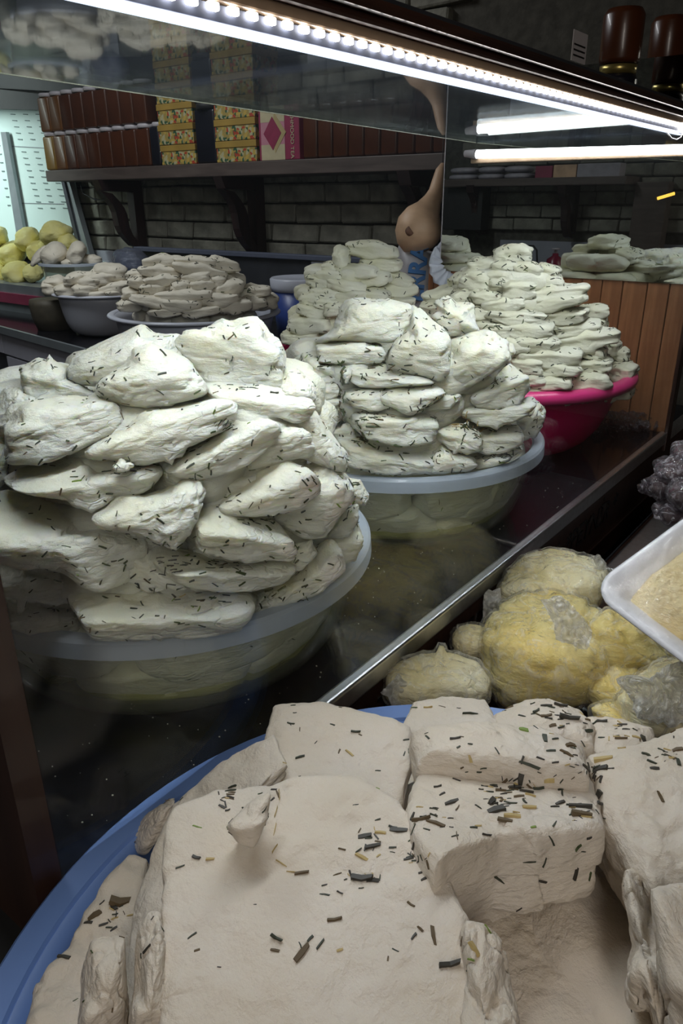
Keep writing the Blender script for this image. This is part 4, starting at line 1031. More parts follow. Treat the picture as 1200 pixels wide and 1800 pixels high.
# filler pieces: the inside and the far side of each heap
def filler(pile, zs, rk, size, mat, label, group, n=8, joined=True):
    AV, AF, tot = [], [], 0
    for z_ in zs:
        R_ = pile.rad(z_) * rk
        cnt = max(1, int(2 * math.pi * R_ / (size * 1.5)))
        for k in range(cnt):
            a_ = 2 * math.pi * (k + random.random() * 0.6) / cnt
            p = np.array([pile.c[0] + R_ * math.cos(a_), pile.c[1] + R_ * math.sin(a_), z_])
            S, Fc = cubesphere(n); q = S / (np.sum(np.abs(S) ** 3.2, 1) ** (1 / 3.2))[:, None]
            q = q * (1 + 0.12 * vnoise(S * 2 + p * 9))[:, None]
            rm = np.array(Matrix.Rotation(a_ + random.uniform(-0.3, 0.3), 3, 'Z'))
            V = (q * np.array([size * 0.75, size * 0.95, size * 0.42])) @ rm.T
            V = V * (1 + 0.08 * vnoise(V * 60 + p * 3))[:, None]
            if not joined:      # pressed against the wall of the basin
                W_ = V + p; W_[:, 2] = np.maximum(W_[:, 2], 0.9065 + 0.002 * vnoise(W_ * 50))
                dx, dy = W_[:, 0] - pile.c[0], W_[:, 1] - pile.c[1]; rr_ = np.hypot(dx, dy)
                lim = np.interp(W_[:, 2], [0.905, 0.914, 0.933, 0.960, 0.99, 1.012, 1.03], [0.160, 0.184, 0.197, 0.207, 0.213, 0.216, 0.217]) - 0.0045 + 0.003 * vnoise(W_ * 45)
                f_ = np.minimum(1, lim / np.maximum(rr_, 1e-6)); W_[:, 0] = pile.c[0] + dx * f_; W_[:, 1] = pile.c[1] + dy * f_; V = W_ - p
            if joined:
                AV.append(V + p); AF.append(Fc + tot); tot += len(V)
            else:
                o = link_mesh('cheese_piece', V + p, Fc, M[mat], None, p, True)
                tag(o, label, 'cheese', group)
                dn_ = -np.array([math.cos(a_), math.sin(a_), 0.0]); scatter(o, V, Fc, p, dn_, p * 50, 16, 0.007, (0.62, 0.27, 0.09, 0.02))
    if joined:
        o = link_mesh('cheese_crumble', np.concatenate(AV), np.concatenate(AF), M[mat], None, np.array([pile.c[0], pile.c[1], zs[0]]), True)
        tag(o, label, 'cheese', kind='stuff')
filler(P1, [0.932, 0.985], 0.86, 0.085, 'cheese', 'cheese lump seen blurred through the wall of the nearest clear basin', 'cheese lumps down inside the nearest clear basin', 12, False)
filler(P1, [1.01, 1.06, 1.11, 1.155, 1.19], 0.66, 0.07, 'cheese', 'shadowed crumbled cheese filling the gaps inside the nearest heap', 'cheese lumps inside the nearest heap')
filler(P2, [0.932, 0.985], 0.86, 0.085, 'cheese', 'cheese lump seen blurred through the wall of the middle clear basin', 'cheese lumps down inside the middle clear basin', 12, False)
filler(P2, [1.01, 1.06, 1.11, 1.15], 0.66, 0.07, 'cheese', 'shadowed crumbled cheese filling the gaps inside the middle heap', 'cheese lumps inside the middle heap')
filler(P3, [1.02, 1.065, 1.11, 1.155, 1.20, 1.24], 0.66, 0.05, 'cheese_far', 'shadowed crumbled cheese filling the gaps inside the pink basin heap', 'cheese lumps inside the pink basin heap')
filler(P4, [1.03, 1.08, 1.13, 1.18, 1.225], 0.62, 0.045, 'cheese_far', 'shadowed crumbled cheese filling the gaps inside the heap before the printed sack', 'cheese lumps inside the heap before the sack')
filler(P6, [1.05, 1.10, 1.15], 0.65, 0.06, 'cheese_dull', 'shadowed crumbled cheese filling the gaps inside the wide white basin heap', 'cheese lumps inside the wide white basin')
filler(P5, [1.05, 1.10], 0.6, 0.05, 'cheese_dull', 'shadowed crumbled cheese filling the gaps inside the white basin beside the cooler', 'cheese lumps inside the small white basin')

# herb sprigs and stalks placed one by one
ST = {}
def stalk_mesh(kind, var):
    k = (kind, var)
    if k not in ST:
        gv, gf = fleck_geo(1.0, 0.26 + 0.05 * var, 0.14, (-0.14, 0.0, 0.12, 0.06)[var])
        me = bpy.data.meshes.new('herb_stalk'); me.from_pydata(gv.tolist(), [], gf); me.materials.append(M[kind]); ST[k] = me
    return ST[k]
PFRONT = [None]
def herb_at(px, py, Lpx, angle, kind='herb_dark', pile=None, wf=1.0, name='herb_stalk', raise_=0.12):
    d = Vector(ray(px, py)); o0 = Vector(CAM); best = None
    for (ob, bvh, pl) in LUMPS:
        if pile is not None and pl is not pile: continue
        h = bvh.ray_cast(o0, d.normalized(), 5.0)
        if h[0] is not None and (best is None or h[3] < best[1][3]): best = (ob, h)
    if best is None: return
    ob, h = best; loc, nrm = h[0], h[1]
    if nrm.dot(d) > 0: nrm = -nrm
    t = (loc - o0).dot(Vector(FW)); L_ = Lpx * (0.82 if pile is PFRONT[0] else 1.0) * t / F_PX
    a_ = math.radians(angle + random.uniform(-9, 9)); ds = Vector(R2) * math.cos(a_) + Vector(U2) * math.sin(a_)
    tn = ds - nrm * ds.dot(nrm)
    if tn.length < 0.2: tn = ds
    tn.normalize(); bn = nrm.cross(tn).normalized(); nz = tn.cross(bn)
    me = stalk_mesh(kind, random.randrange(4))
    s = bpy.data.objects.new(name, me); COL.objects.link(s); s.parent = ob
    Mx = Matrix((tn * L_ * 0.9, bn * L_ * wf * 0.66, nz * L_ * random.uniform(0.9, 1.6))).transposed()
    s.matrix_local = Matrix.Translation(loc + nrm * L_ * 0.03 - Vector(ob.location)) @ Mx.to_4x4()
def tuft(px, py, spread, n, L_, kinds, pile, ang=None, wf=0.45):
    for _ in range(n):
        herb_at(px + random.gauss(0, spread), py + random.gauss(0, spread * 0.7), L_ * random.uniform(.6, 1.3), random.uniform(0, 180) if ang is None else ang + random.uniform(-25, 25), random.choice(kinds), pile, wf, 'herb_sprig')
gk = ['herb_dark', 'herb_green', 'herb_green', 'herb_brown']
for y_ in range(640, 745, 6): tuft(600 + random.uniform(-3, 3), y_, 3, 6, 14, gk, P2, 85)
tuft(637, 770, 9, 16, 16, gk, P2); tuft(655, 742, 10, 12, 14, gk, P2, 160); tuft(690, 790, 10, 12, 14, ['herb_green', 'herb_bright', 'herb_dark'], P2)
tuft(825, 748, 12, 26, 14, ['herb_green', 'herb_brown', 'herb_dark', 'herb_straw'], P2); tuft(562, 640, 9, 10, 13, gk, P2, 10); tuft(600, 728, 7, 8, 13, gk, P2)
tuft(800, 745, 7, 8, 13, ['herb_green', 'herb_straw'], P2); tuft(690, 655, 14, 6, 14, gk, P2, 10)
tuft(395, 748, 10, 14, 12, ['herb_dark'], P1, 40); tuft(618, 850, 10, 10, 16, ['herb_dark', 'herb_green'], P1, 10); tuft(300, 1000, 16, 16, 14, ['herb_dark', 'herb_black'], P1, 20)
tuft(350, 1055, 30, 12, 14, ['herb_dark', 'herb_black'], P1, -20); tuft(215, 825, 8, 7, 10, ['herb_dark'], P1); tuft(475, 650, 4, 5, 10, ['herb_dark'], P1); tuft(403, 632, 5, 5, 10, ['herb_dark'], P1, 70)
for (x, y, L_, a_, k) in [(243,588,14,60,'herb_dark'),(241,624,12,0,'herb_dark'),(286,620,17,-15,'herb_dark'),(135,846,18,25,'herb_bright'),(482,691,16,15,'herb_dark'),(399,656,13,20,'herb_dark'),(376,724,11,80,'herb_bright'),(437,744,10,85,'herb_bright'),
    (180,962,18,-20,'herb_green'),(186,992,18,-12,'herb_green'),(218,998,15,65,'herb_green'),(212,984,12,0,'herb_green'),(177,1023,13,60,'herb_dark'),(234,1013,14,30,'herb_dark'),(168,948,10,60,'herb_green'),(70,893,13,70,'herb_dark'),(54,903,9,45,'herb_dark'),(86,913,8,20,'herb_dark'),
    (397,958,11,5,'herb_green'),(359,968,9,60,'herb_green'),(423,1008,20,5,'herb_green'),(425,1026,15,15,'herb_green'),(472,928,17,88,'herb_green'),(518,984,12,70,'herb_green'),(519,960,13,-70,'herb_green'),(473,1038,17,0,'herb_dark'),(482,1046,12,25,'herb_dark'),(495,1035,18,20,'herb_green'),(420,881,12,-45,'herb_dark'),(459,881,8,85,'herb_dark'),
    (321,1048,13,50,'herb_straw'),(311,1094,12,-10,'herb_green'),(250,1062,14,-60,'herb_dark'),(235,1070,14,-15,'herb_dark'),(183,1093,8,-30,'herb_dark'),(581,992,13,-20,'herb_dark')]:
    herb_at(x, y, L_, a_, k, P1, 0.9)
_fix = random.seed(21)
CRACK = [(490,1398,28,85),(485,1428,34,84),(483,1460,36,88),(483,1492,30,-86),(494,1518,30,-60),(513,1533,26,-22)]

PF = Pile(CB, [(0.26, 0.93), (0.2, 0.99), (0.05, 1.03)])
filler(Pile(CB, [(0.25, 0.80), (0.25, 1.0)]), [0.85, 0.895], 0.82, 0.075, 'cheese_front', 'shadowed crumbled cheese between the slabs of the blue basin', '', 12)
filler(Pile(CB, [(0.25, 0.80), (0.25, 1.0)]), [0.86, 0.92], 0.45, 0.10, 'cheese_front', 'shadowed crumbled cheese under the middle slabs of the blue basin', '', 12)
PFRONT[0] = PF
G3 = 'cheese slabs heaped in the blue basin'
front = [
 ('cheese slab at the back of the blue basin, behind the square block, lightly specked', [(703,1264),(725,1226),(775,1213),(857,1219),(876,1262),(870,1290),(800,1300),(720,1290)], dict(S=1, z=1.0, T=.04, tilt=5, e=6)),
 ('herb-covered cheese slab behind the square block, next to the butter', [(862,1250),(920,1224),(965,1222),(1025,1243),(1048,1270),(1045,1305),(950,1300),(870,1285)], dict(S=1, z=1.0, T=.035, tilt=4, e=5, dome=.004)),
 ('cheese slab with yellow edge under the loose plastic, back right of the blue basin', [(1024,1250),(1090,1252),(1152,1275),(1150,1320),(1080,1345),(1030,1330)], dict(S=1, z=.99, T=.03, tilt=4, e=4, dome=.004)),
 ('small yellowish cheese wedge at the left of the blue basin rim', [(230,1470),(262,1425),(312,1398),(292,1460),(256,1505),(238,1498)], dict(z=.945, fc=.5, e=3)),
 ('herb-dotted cheese slab lowest at the left inside the blue basin', [(225,1488),(258,1495),(250,1620),(240,1900),(20,1920),(64,1716),(105,1655),(140,1598),(182,1535)], dict(S=1, z=.955, T=.035, tilt=-4, e=5, amp=1.4)),
 ('thin cheese sheet sloping down along the left of the pinkish slab', [(478,1288),(408,1317),(344,1375),(303,1408),(262,1500),(240,1560),(226,1620),(190,1930),(330,1930),(350,1440),(440,1390),(500,1340)], dict(S=1, z=.985, T=.012, tilt=0, side=-24, e=6, flecks=4)),
 ('narrow cheese strip standing between the sloping sheet and the frame bottom', [(215,1930),(243,1625),(292,1590),(300,1930)], dict(z=.985, fc=.5, e=4)),
 ('small pale cheese lump at the bottom left of the blue basin', [(145,1712),(160,1652),(222,1642),(226,1900),(130,1900)], dict(z=.985, fc=.5, e=3)),
 ('long smooth cheese slab at the back left of the blue basin, glistening', [(480,1235),(563,1230),(640,1244),(724,1270),(728,1310),(712,1390),(700,1450),(418,1450),(420,1388),(455,1320),(474,1262)], dict(S=1, z=1.0, T=.03, tilt=-4, e=8, dome=.003, flecks=6)),
 ('big cheese slab at the right of the blue basin, beside the square block', [(1036,1318),(1090,1300),(1145,1285),(1210,1262),(1330,1262),(1330,1545),(1200,1552),(1150,1556),(1110,1505),(1072,1445),(1050,1400)], dict(S=1, z=1.015, T=.05, tilt=2, e=6, amp=1.5, dome=.006)),
 ('smooth cheese slab lying underneath the square block', [(800,1570),(1060,1570),(1085,1490),(1118,1540),(1132,1620),(1180,1930),(910,1930),(870,1680),(840,1640)], dict(S=1, z=.955, T=.03, e=8, flecks=5)),
 ('greenish crumbly cheese edge beside the slab underneath', [(1085,1512),(1120,1530),(1138,1580),(1165,1690),(1190,1930),(1120,1700)], dict(z=.985, fc=.4, e=3, amp=1.4)),
 ('broken cheese corner piece at the bottom right of the blue basin', [(1136,1555),(1180,1548),(1330,1548),(1330,1930),(1190,1930),(1152,1660),(1140,1600)], dict(z=1.02, fc=.4, e=4)),
 ('cheese rubble between the pinkish slab and the slab underneath', [(812,1612),(850,1622),(884,1655),(930,1930),(790,1930)], dict(z=1.0, fc=.4, e=3, amp=1.4)),
 ('thick rear ridge of the square herb-strewn block', [(724,1272),(800,1262),(870,1261),(955,1267),(1030,1296),(1040,1350),(960,1345),(880,1335),(800,1325),(734,1318)], dict(S=1, z=1.035, T=.05, tilt=8, e=5, amp=1.0, dome=.003)),
 ('square block strewn with dark herbs, centre of the blue basin', [(712,1395),(736,1330),(765,1318),(850,1322),(940,1335),(1040,1346),(1052,1395),(1064,1446),(1010,1458),(950,1464),(880,1464),(825,1482),(768,1506),(738,1478),(722,1450)], dict(S=1, z=1.03, T=.054, tilt=16, e=8, amp=1.0, flecks=30, fl=.006)),
 ('large pinkish flat slab filling the front of the blue basin', [(291,1440),(303,1412),(375,1385),(480,1372),(520,1357),(630,1358),(692,1393),(722,1430),(754,1480),(792,1540),(824,1610),(832,1700),(850,1930),(270,1930),(281,1700),(285,1600),(288,1500)], dict(S=1, z=1.03, T=.026, tilt=-3, e=9, amp=1.2, flecks=22)),
 ('triangular cheese chip lying on the pinkish slab', [(398,1453),(440,1408),(478,1390),(470,1440),(446,1494),(420,1484)], dict(z=1.05, fc=.4, e=3, n=14, amp=.5)),
]
for lb, pl, op in front:
    kw = dict(n=54, mat='cheese_front', grow=1.02, flecks=16, fl=0.0045, push=0.0, aniso=1.2, hmix=(.45, .15, .3, .1)); kw.update(op)
    if kw.pop('S', 0):
        for q in ('grow', 'push', 'aniso'): kw.pop(q, None)
        kw.update({'flecks': op.get('flecks', 14), 'fl': op.get('fl', 0.0045)}); slab(pl, lb, pile=PF, group=G3, **kw)
    else: lump(pl, PF, lb, group=G3, **kw)
hb, hbr, hs, hg, hd = 'herb_black', 'herb_brown', 'herb_straw', 'herb_bright', 'herb_dark'
for (x, y, L_, a_, k, wf) in [
 (511,1272,18,-35,hd,.9),(527,1331,24,40,hd,.7),(596,1321,14,85,hbr,1),(614,1324,24,-55,hs,.7),(555,1305,10,60,hd,.8),(584,1274,12,-70,hd,1.2),(625,1286,22,-15,hd,.9),(500,1341,10,0,hs,1.2),(480,1232,14,10,hd,.7),(515,1240,12,20,hd,.8),(664,1355,14,5,hd,.6),(518,1253,9,5,hd,.8),
 (408,1383,22,-10,hd,.6),(405,1390,26,45,hd,.5),(385,1396,14,-75,hb,.9),(390,1418,18,-50,hb,1.1),(400,1424,12,30,hb,1.2),(481,1388,14,-30,hb,1.6),(488,1396,20,-80,hbr,.9),(479,1405,12,60,hb,1.4),(345,1507,20,-30,hb,1.9),(369,1510,20,20,hs,1.2),
 (530,1535,34,30,hbr,.7),(593,1537,22,45,hbr,.5),(570,1556,14,30,hb,.9),(597,1569,15,-50,hb,1),(636,1543,50,-5,hb,1.4),(618,1540,26,-70,hb,1),(655,1548,30,5,hb,1.3),(588,1617,34,12,hbr,.9),(485,1649,30,-45,hd,.9),(483,1671,22,-12,hbr,1.0),(530,1675,50,70,hbr,1.2),(545,1650,20,70,hd,1.1),(563,1660,30,80,hd,.6),(597,1670,16,30,hs,1.5),(448,1590,8,0,hd,1),(625,1415,14,0,hd,.5),(385,1700,10,10,hb,1),
 (641,1470,32,10,hb,1.8),(668,1464,26,-5,hs,.9),(655,1488,40,35,hb,.9),(700,1460,42,-12,hb,1.2),(690,1454,20,-30,hb,1.2),(726,1490,30,30,hb,.9),(718,1510,26,45,hb,.8),(635,1507,32,-48,hs,.9),(665,1504,14,60,hs,1),(630,1495,20,50,hd,.6),(747,1545,24,70,hb,1),(752,1520,22,-30,hbr,1.1),(741,1534,18,60,hb,1.2),(722,1590,20,-60,hbr,1.2),
 (762,1645,46,80,hbr,.8),(727,1646,20,70,hb,.9),(790,1695,54,22,hb,1),(834,1668,36,85,hs,1.2),(989,1650,30,-10,hb,1.5),(912,1599,18,35,hb,.6),(1084,1668,26,-70,hb,1.3),(1075,1630,20,60,hd,1),
 (749,1289,10,0,hd,.5),(751,1296,16,-65,hd,1),(800,1298,26,8,hb,1.2),(826,1308,12,-20,hd,1.2),(826,1334,18,-75,hs,1.4),(769,1383,20,68,hb,1.1),(802,1371,20,-70,hb,1.1),(777,1396,18,78,hb,1),(794,1411,36,62,hb,1),(842,1357,12,10,hd,1.8),(820,1357,8,30,hd,1.4),
 (864,1408,30,60,hb,1.4),(872,1425,46,72,hb,1.5),(880,1390,26,30,hbr,1.4),(885,1374,24,50,hbr,1.3),(915,1370,28,80,hb,1.7),(905,1385,30,15,hb,1.5),(925,1392,34,45,hb,1.1),(912,1400,26,60,hbr,1),(947,1387,26,-35,hd,1.3),(930,1345,50,-30,hd,.6),(918,1336,20,70,hb,1),(965,1373,24,10,hs,1.8),(932,1398,26,20,hs,1.2),
 (887,1442,34,-75,hbr,1.6),(900,1435,40,30,hs,1.2),(930,1420,36,40,hs,1.0),(984,1412,30,75,hb,.9),(975,1418,24,60,hb,.8),(1020,1418,56,3,hb,.9),(1022,1432,50,10,hbr,1.3),(1051,1402,34,80,hb,1.3),(1053,1412,30,20,hb,1.2),(1030,1350,24,-30,hb,1.7),(1055,1352,34,-45,hb,1.5),(1056,1370,20,-60,hb,1.2),(1035,1362,22,60,hbr,1.6),
 (995,1325,32,-80,hbr,1.1),(1003,1310,28,40,hbr,1.6),(958,1298,30,85,hd,1.3),(968,1320,24,28,hd,.9),(971,1275,18,30,hbr,1.6),(920,1283,22,5,hg,2.2),(1000,1262,50,5,hb,.9),(960,1241,28,-20,hb,.9),(985,1240,36,12,hb,.8),(942,1250,22,65,hd,1.1),(937,1255,12,20,hd,1.2),(895,1244,20,15,hbr,1.2),(909,1228,16,10,hb,1.4),(950,1228,26,-10,hd,.8),(968,1243,20,-5,hd,.9),(960,1258,28,25,hbr,1.1),
 (1028,1258,46,-10,hbr,2.4),(1034,1285,24,20,hd,1.6),(1058,1268,24,-25,hb,1.6),(1093,1274,22,-70,hb,1.3),(1100,1282,18,-35,hb,1),(1082,1276,16,-30,hs,1.3),(1113,1270,16,5,hb,1.2),(1091,1298,30,3,hbr,.5),(1118,1296,24,25,hs,1.3),(1131,1300,26,65,hb,1.8),(1060,1335,44,-35,hs,1.3),(1137,1327,26,10,hd,1.8),(1145,1340,22,-75,hd,1.1),(1150,1351,22,-5,hb,1.4),(1183,1286,16,-35,hbr,1.5),(1191,1318,26,15,hbr,1.9),(1180,1332,16,10,hs,1.8),(1192,1340,26,85,hd,1.4),(1160,1402,30,85,hbr,1.1),(1168,1338,6,60,hd,1),
 (1035,1473,14,5,hb,2),(1011,1535,34,80,hb,.9),(950,1549,34,-15,hb,.6),(1025,1497,14,-25,hd,.7),(930,1515,30,-5,hd,.3),(877,1545,36,-45,hd,.4),(855,1468,24,8,hb,.6),(765,1448,44,-58,hbr,.8),(725,1435,24,-60,hb,.9),(740,1441,44,5,hbr,.6),(832,1455,20,60,hd,.9),(840,1452,18,40,hs,.9),(793,1454,10,-40,hb,1.2),(803,1470,24,-88,hbr,.4),(1030,1436,26,5,hs,1),
 (775,1224,8,85,hb,1.6),(800,1221,14,-8,hd,.9),(806,1245,10,-50,hb,.9),(826,1255,36,0,hd,.3),(711,1250,18,45,hb,2.0),(704,1247,18,85,hb,.8),(752,1244,20,-12,hs,.6),
 (210,1585,46,40,hbr,2.4),(200,1592,30,-60,hb,1.8),(167,1610,34,70,hbr,1.8),(155,1622,20,10,hb,1.3),(200,1633,18,55,hb,1.2),(125,1638,20,10,hd,1.1),(112,1682,30,-8,hb,.8),(268,1614,10,-60,hb,1.4),(258,1668,26,45,hb,.8),(248,1680,12,80,hd,1),(182,1625,22,30,hb,1)]:
    herb_at(x, y, L_, a_, k, PF, wf)

fk = ['herb_black', 'herb_dark', 'herb_black', 'herb_brown', 'herb_dark', 'herb_straw']
for (x, y, sp_, n_) in ((875, 1408, 17, 26), (905, 1388, 26, 24), (1030, 1425, 18, 16), (1040, 1355, 12, 14), (985, 1262, 28, 20), (650, 1478, 24, 12), (738, 1505, 14, 12), (640, 1548, 14, 12), (770, 1440, 26, 12), (1090, 1285, 26, 14), (1170, 1325, 16, 10), (205, 1600, 16, 12), (400, 1400, 12, 8), (1000, 1330, 30, 12)):
    tuft(x, y, sp_, n_, 15, fk, PF, None, 0.8)
for x, y, L_, a_ in CRACK: herb_at(x, y, L_, a_, 'herb_straw', PF, 0.16, 'crack_line')  # crack of the pinkish slab, its shade painted as thin coloured strips
# ================================================================== BUTTER AND TRAY ON THE FRONT COUNTER
def butter(poly, w_, label, mat='butter', e=2.3, shell=True, **kw):
    o = lump(poly, None, label, w=w_, name='butter_ball', cat='butter', group='wrapped butter balls on the front counter', mat=mat, n=22, e=e, push=0, fc=.5, bmax=.11, aniso=1, **kw)
    if shell:
        me = o.data.copy(); V = np.array([v_.co for v_ in me.vertices]); nn = np.array([v_.normal for v_ in me.vertices])
        V = V + nn * (0.0022 + 0.0030 * np.abs(vnoise(V * 70 + 3)) + 0.002 * np.abs(vnoise(V * 170)))[:, None]
        me.vertices.foreach_set('co', V.ravel()); me.materials.clear(); me.materials.append(M['film'])
        s = bpy.data.objects.new('plastic_wrap', me); COL.objects.link(s); s.parent = o
    return o
def ear(name, poly, w_, mat, parent, label=None, cat=None, amp=0.012, group=None, n=24):
    """a crumpled sheet of film spanning the outline, with folds"""
    P = np.array(poly, float); c = P.mean(0); m_ = 72
    ang = np.linspace(-math.pi, math.pi, m_, endpoint=False); R_ = poly_radial(P, c, ang) * (1 + 0.10 * vnoise(np.stack([np.cos(ang) * 6, np.sin(ang) * 6, ang * 0 + c[0]], 1)))
    V = [CAM + ray(*c) * w_]; Fc = []
    for i in range(1, n + 1):
        for k in range(m_):
            q = c + R_[k] * (i / n) * np.array([math.cos(ang[k]), math.sin(ang[k])])
            pp = CAM + ray(*q) * w_
            f = 1 - 2 * abs(float(vnoise((pp * 60 + 5)[None])[0])); g = 1 - 2 * abs(float(vnoise((pp * 150)[None])[0]))
            V.append(CAM + ray(*q) * (w_ + amp * f + amp * 0.55 * g))
    for k in range(m_): Fc.append([0, 1 + k, 1 + (k + 1) % m_])
    for i in range(n - 1):
        for k in range(m_):
            a_ = 1 + i * m_; Fc.append([a_ + k, a_ + m_ + k, a_ + m_ + (k + 1) % m_, a_ + (k + 1) % m_])
    V = np.array(V)
    o = link_mesh(name, V, Fc, M[mat], parent, V.mean(0), False)
    if label: tag(o, label, cat, group)
    sm = o.modifiers.new('thickness', 'SOLIDIFY'); sm.thickness = 0.0004
    return o
b7 = butter(ell_poly(828, 1128, 64, 58, 0, e=2.3), 0.955, 'small butter ball half hidden between the two pale wrapped ones', 'butter_pale')
b3 = butter([(880,1040),(898,1002),(925,978),(965,970),(1010,975),(1045,985),(1064,1003),(1062,1030),(1050,1068),(985,1082),(920,1080),(884,1070)], 1.03, 'butter ball at the back of the row, nearest the sign board', 'butter_pale')
b4 = butter([(1040,1100),(1070,1070),(1120,1080),(1180,1130),(1200,1170),(1150,1190),(1090,1185),(1055,1160)], 0.90, 'yellow butter ball lying beneath the foam tray', 'butter')
b5 = butter([(1040,1180),(1080,1160),(1130,1175),(1150,1230),(1120,1275),(1060,1265),(1035,1225)], 0.87, 'deep yellow butter ball low between the large one and the plastic bag', 'butter')
b1 = butter([(683,1228),(684,1190),(700,1165),(740,1149),(790,1150),(838,1165),(856,1195),(850,1232),(800,1250),(720,1250)], 0.86, 'small pale butter loaf wrapped in film behind the blue rim', 'butter_pale')
b2 = butter([(846,1130),(856,1095),(885,1062),(925,1047),(985,1046),(1030,1056),(1062,1090),(1080,1135),(1076,1185),(1050,1222),(1010,1238),(950,1240),(885,1236),(856,1195)], 0.93, 'largest butter ball wrapped in crinkled film, centre of the heap', 'butter')
b8 = butter([(1040,1245),(1090,1232),(1150,1250),(1180,1285),(1120,1300),(1060,1290)], 0.80, 'yellow butter lump peeking out behind the blue basin slabs', 'butter')
b9 = butter([(1085,1235),(1120,1190),(1165,1165),(1230,1150),(1290,1200),(1280,1290),(1180,1300),(1105,1290)], 0.79, 'butter ball in a loose milky plastic bag beside the tray', 'butter_pale')
ear('loose_bag', [(1082,1196),(1105,1186),(1140,1192),(1180,1165),(1230,1160),(1260,1220),(1250,1275),(1180,1275),(1118,1262),(1105,1225)], 0.735, 'film_ear', b9)
ear('twisted_end', [(950,1055),(985,1045),(1010,1070),(1025,1085),(1042,1110),(1030,1142),(1005,1135),(975,1125),(972,1095)], 0.842, 'film_ear', b2, amp=0.006)
ear('twisted_end', [(850,1040),(880,1034),(882,1060),(868,1095),(850,1110),(832,1118),(848,1085)], 0.99, 'film_ear', b3, amp=0.008)
ear('twisted_end', [(1040,978),(1052,974),(1066,990),(1064,1004),(1050,1000)], 1.0, 'film_ear', b3, amp=0.006)
ear('twisted_end', [(668,1218),(680,1206),(700,1185),(715,1200),(705,1238),(690,1250),(682,1225)], 0.83, 'film_ear', b1, amp=0.006)

# foam tray, tilted: corner C, edge directions solved so the corner is square
tC = CAM + ray(1036, 1036) * 0.80
dB = ray(1215, 1172); dA = ray(1215, 905)
tB_ = 0.70; pB_ = CAM + dB * tB_
eB = pB_ - tC
tA_ = ((tC - CAM) @ eB) / (dA @ eB); pA_ = CAM + dA * tA_
eA = pA_ - tC
ua, ub = eA / np.linalg.norm(eA), eB / np.linalg.norm(eB)
un = np.cross(ub, ua); un = un if un[2] > 0 else -un
tr = thing('foam_tray', tC, 'white foam tray of crumbly cream under film, leaning on the butter balls', 'tray')
LA, LB = 0.30, 0.19
def rr_ring(inset, h, rad, k=6):
    out = []
    for (cx, cy, a0) in ((rad, rad, math.pi), (LA - rad, rad, 1.5 * math.pi), (LA - rad, LB - rad, 0), (rad, LB - rad, 0.5 * math.pi)):
        for i in range(k + 1):
            g = a0 + i / k * math.pi / 2
            out.append((cx + (rad - inset) * math.cos(g), cy + (rad - inset) * math.sin(g), h))
    return out
def tray_pts(R_): return [tC + ua * p[0] + ub * p[1] + un * p[2] for p in R_]
rings = [rr_ring(0.0005, -0.0015, 0.032), rr_ring(0.0, 0.0, 0.032), rr_ring(0.002, 0.0012, 0.032), rr_ring(0.006, 0.0, 0.032), rr_ring(0.014, -0.007, 0.032), rr_ring(0.024, -0.018, 0.032), rr_ring(0.027, -0.022, 0.032)]
def loft(rings_, cap=True):
    V = []; Fc = []; m_ = len(rings_[0])
    for R_ in rings_: V += tray_pts(R_)
    for i in range(len(rings_) - 1):
        for k in range(m_): Fc.append([i * m_ + k, i * m_ + (k + 1) % m_, (i + 1) * m_ + (k + 1) % m_, (i + 1) * m_ + k])
    if cap: Fc.append([(len(rings_) - 1) * m_ + k for k in range(m_)])
    return V, Fc
V, Fc = loft(rings + [])
tw = link_mesh('tray_body', V, Fc, M['foam'], tr, tC, True); sm = tw.modifiers.new('s', 'SOLIDIFY'); sm.thickness = 0.002; sm.offset = -1
# cream: bumpy field filling the tray
n_, m2 = 150, 96; V = []; Fc = []
for i in range(n_):
    for j in range(m2):
        a_, b_ = 0.020 + (LA - 0.044) * i / (n_ - 1), 0.018 + (LB - 0.040) * j / (m2 - 1)
        ex = min(a_ - 0.020, LA - 0.024 - a_); ey = min(b_ - 0.018, LB - 0.022 - b_)
        ed = min(1.0, min(ex, ey) / 0.02); cor = min(1.0, (math.hypot(ex, ey) / 0.045) ** 1.2)
        h = -0.0215 + 0.024 * (min(1.0, min(ex, ey) / 0.020) ** 0.7) * cor
        q = np.array([[a_ * 60, b_ * 60, 0]]); h += ed * (0.0020 * float(vnoise(q)[0]) + 0.0016 * float(vnoise(q * 3)[0]) + 0.0022 * float(vnoise(q * 6)[0]))
        h -= 0.005 * math.exp(-((b_ - 0.09 - 0.02 * math.sin(a_ * 25)) / 0.0025) ** 2) * (1 if a_ < 0.13 else 0)
        V.append(tC + ua * a_ + ub * b_ + un * h)
for i in range(n_ - 1):
    for j in range(m2 - 1): Fc.append([i * m2 + j, (i + 1) * m2 + j, (i + 1) * m2 + j + 1, i * m2 + j + 1])
link_mesh('cream_filling', V, Fc, M['cream'], tr, tC, True)['kind'] = 'stuff'
V, Fc = [], []
for i in range(40):
    for j in range(28):
        a_, b_ = 0.001 + (LA - 0.002) * i / 39, 0.001 + (LB - 0.002) * j / 27
        q = np.array([[a_ * 30, b_ * 45, 2.0]]); h = 0.006 + 0.0020 * float(fbm(q, 3)[0])
        V.append(tC + ua * a_ + ub * b_ + un * h)
for i in range(39):
    for j in range(27):
        a_, b_ = i / 39, j / 27
        if math.hypot(min(i, 39 - i) * 1.0, min(j, 27 - j) * 1.0) < 2: continue
        Fc.append([i * 28 + j, (i + 1) * 28 + j, (i + 1) * 28 + j + 1, i * 28 + j + 1])
M['wrapfilm'] = glass_mat('stretched_film', (0.985, 0.985, 0.98), 1.0, 1.5, 0.02, (1, 1, 1), 0.06, 0.5, 35, 0.12)
